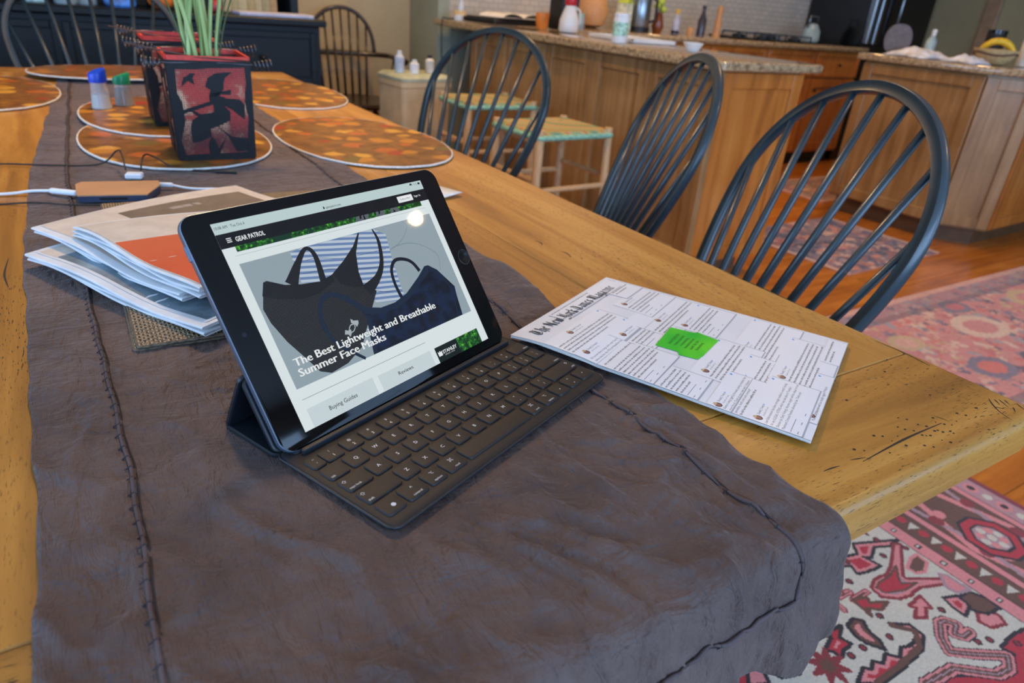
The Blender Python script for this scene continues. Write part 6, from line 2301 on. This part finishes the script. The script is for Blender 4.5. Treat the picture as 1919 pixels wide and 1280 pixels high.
def pumpkin(loc, r):
    e_ = empty('pumpkin', loc, 0, 'small orange pumpkin on the sideboard', 'pumpkin')
    mb_ = MB()
    rings = []
    for i in range(11):
        a = PI * i / 10
        rings.append([((r * math.sin(a) * (1 + .07 * math.cos(8 * b)) + .0005) * math.cos(b), (r * math.sin(a) * (1 + .07 * math.cos(8 * b)) + .0005) * math.sin(b), r * .78 * (1 - math.cos(a))) for b in [2 * PI * k / 48 for k in range(48)]])
    mb_.loops(rings)
    mb_.build('rind', mat('pumpkin_orange', (214, 112, 30), .5, var=.1), e_, True)
    MB().tube([(0, 0, r * 1.5), (.004, 0, r * 1.75), (.012, 0, r * 1.9)], [.01, .007, .006], 8).build('stalk', MATS['stem_dark'], e_, True)


pumpkin((SBX(.46), 3.47, HTZ), .055)
for (x, y, m1, m2, h, lb) in ((.03, 4.02, 'glass_grey', 'red_plastic', .10, 'glass jar with red sweets in the middle of the sideboard'), (.12, 4.06, 'glass_grey', 'yellow_cap', .11, 'glass jar with yellow sweets in the middle of the sideboard')):
    lathe_thing('sweet_jar', (SBX(x), y - .54, HTZ), [('glass', MATS[m1], [(.04, 0), (.044, .006), (.044, h * .4), (.042, h * .45)]), ('sweets', MATS[m2], [(.041, h * .45), (.042, h * .8), (.03, h)])], lb, 'jar', 'sweet jars on the sideboard')
for (x, y, wd, hh, c_, lb) in ((-.10, 4.05, .10, .13, (150, 206, 214), 'crumpled pale teal paper bag on the sideboard'), (.27, 4.03, .13, .14, (60, 110, 190), 'blue and white snack bag on the sideboard')):
    mb = MB()
    mb.loops([[(a * wd / 2 * s, b * .035 * (1 - t) + .003, t * hh) for a, b in [(math.copysign(abs(math.cos(q)) ** .6, math.cos(q)), math.copysign(abs(math.sin(q)) ** .8, math.sin(q))) for q in [2 * PI * k / 20 for k in range(20)]]] for t, s in ((0, .85), (.1, 1), (.5, 1.02), (.85, .95), (1, .9))])
    o = mb.build('paper_bag', mat('bag_' + lb[:4], c_, .4, var=.45, vs=26), None, True, (SBX(x), y - .54, HTZ))
    tag(o, lb, 'bag', 'bags on the sideboard')
lathe_thing('white_pot', (SBX(-.40), 3.48, HTZ), [('pot', MATS['ceramic_white'], [(.03, 0), (.04, .03), (.035, .08), (.03, .085)])], 'small white pot at the left of the sideboard', 'pot')

# ================================================================== bin with bottles between the armchair and the peninsula
bl = Vector((1.60, 3.36, 0))
bn = empty('storage_bin', bl, .12, 'tall beige storage bin between the armchair and the stools', 'bin')
mat('bin_beige', (206, 184, 142), .6, var=.06)
mb = MB()
mb.loops([[(x * s, y * s, z) for x, y in rrect(-.155, .155, -.14, .14, .03, 4)] for s, z in ((.9, 0), (.93, .02), (1, .60), (1.04, .605), (1.04, .63), (1, .635))])
mb.build('tub', MATS['bin_beige'], bn, 40)
mb = MB()
mb.loops([[(x * s, y * s, z) for x, y in rrect(-.158, .158, -.143, .143, .03, 4)] for s, z in ((1.02, .635), (1.03, .65), (.9, .665))])
mb.build('lid', mat('bin_lid', (186, 190, 160), .5), bn, 40)
for k, (dx, dy, c_, lb) in enumerate(((-.09, .0, (190, 200, 214), 'pale blue bottle on the storage bin, leftmost of three'), (-.02, -.04, (232, 234, 236), 'squat white bottle on the storage bin, in the middle'), (.09, .0, (210, 204, 196), 'cream bottle with a dark cap on the storage bin, rightmost of three'))):
    hgt = (.11, .07, .09)[k]
    lathe_thing('small_bottle', (bl.x + dx, bl.y + dy, .6655), [('bottle', mat('sb%d' % k, c_, .3), [(.022, 0), (.026, .006), (.026, hgt * .7), (.012, hgt * .85)]), ('cap', MATS[('ceramic_white', 'ceramic_white', 'black_matte')[k]], [(.013, hgt * .85), (.013, hgt)])], lb, 'bottle', 'bottles on the storage bin')
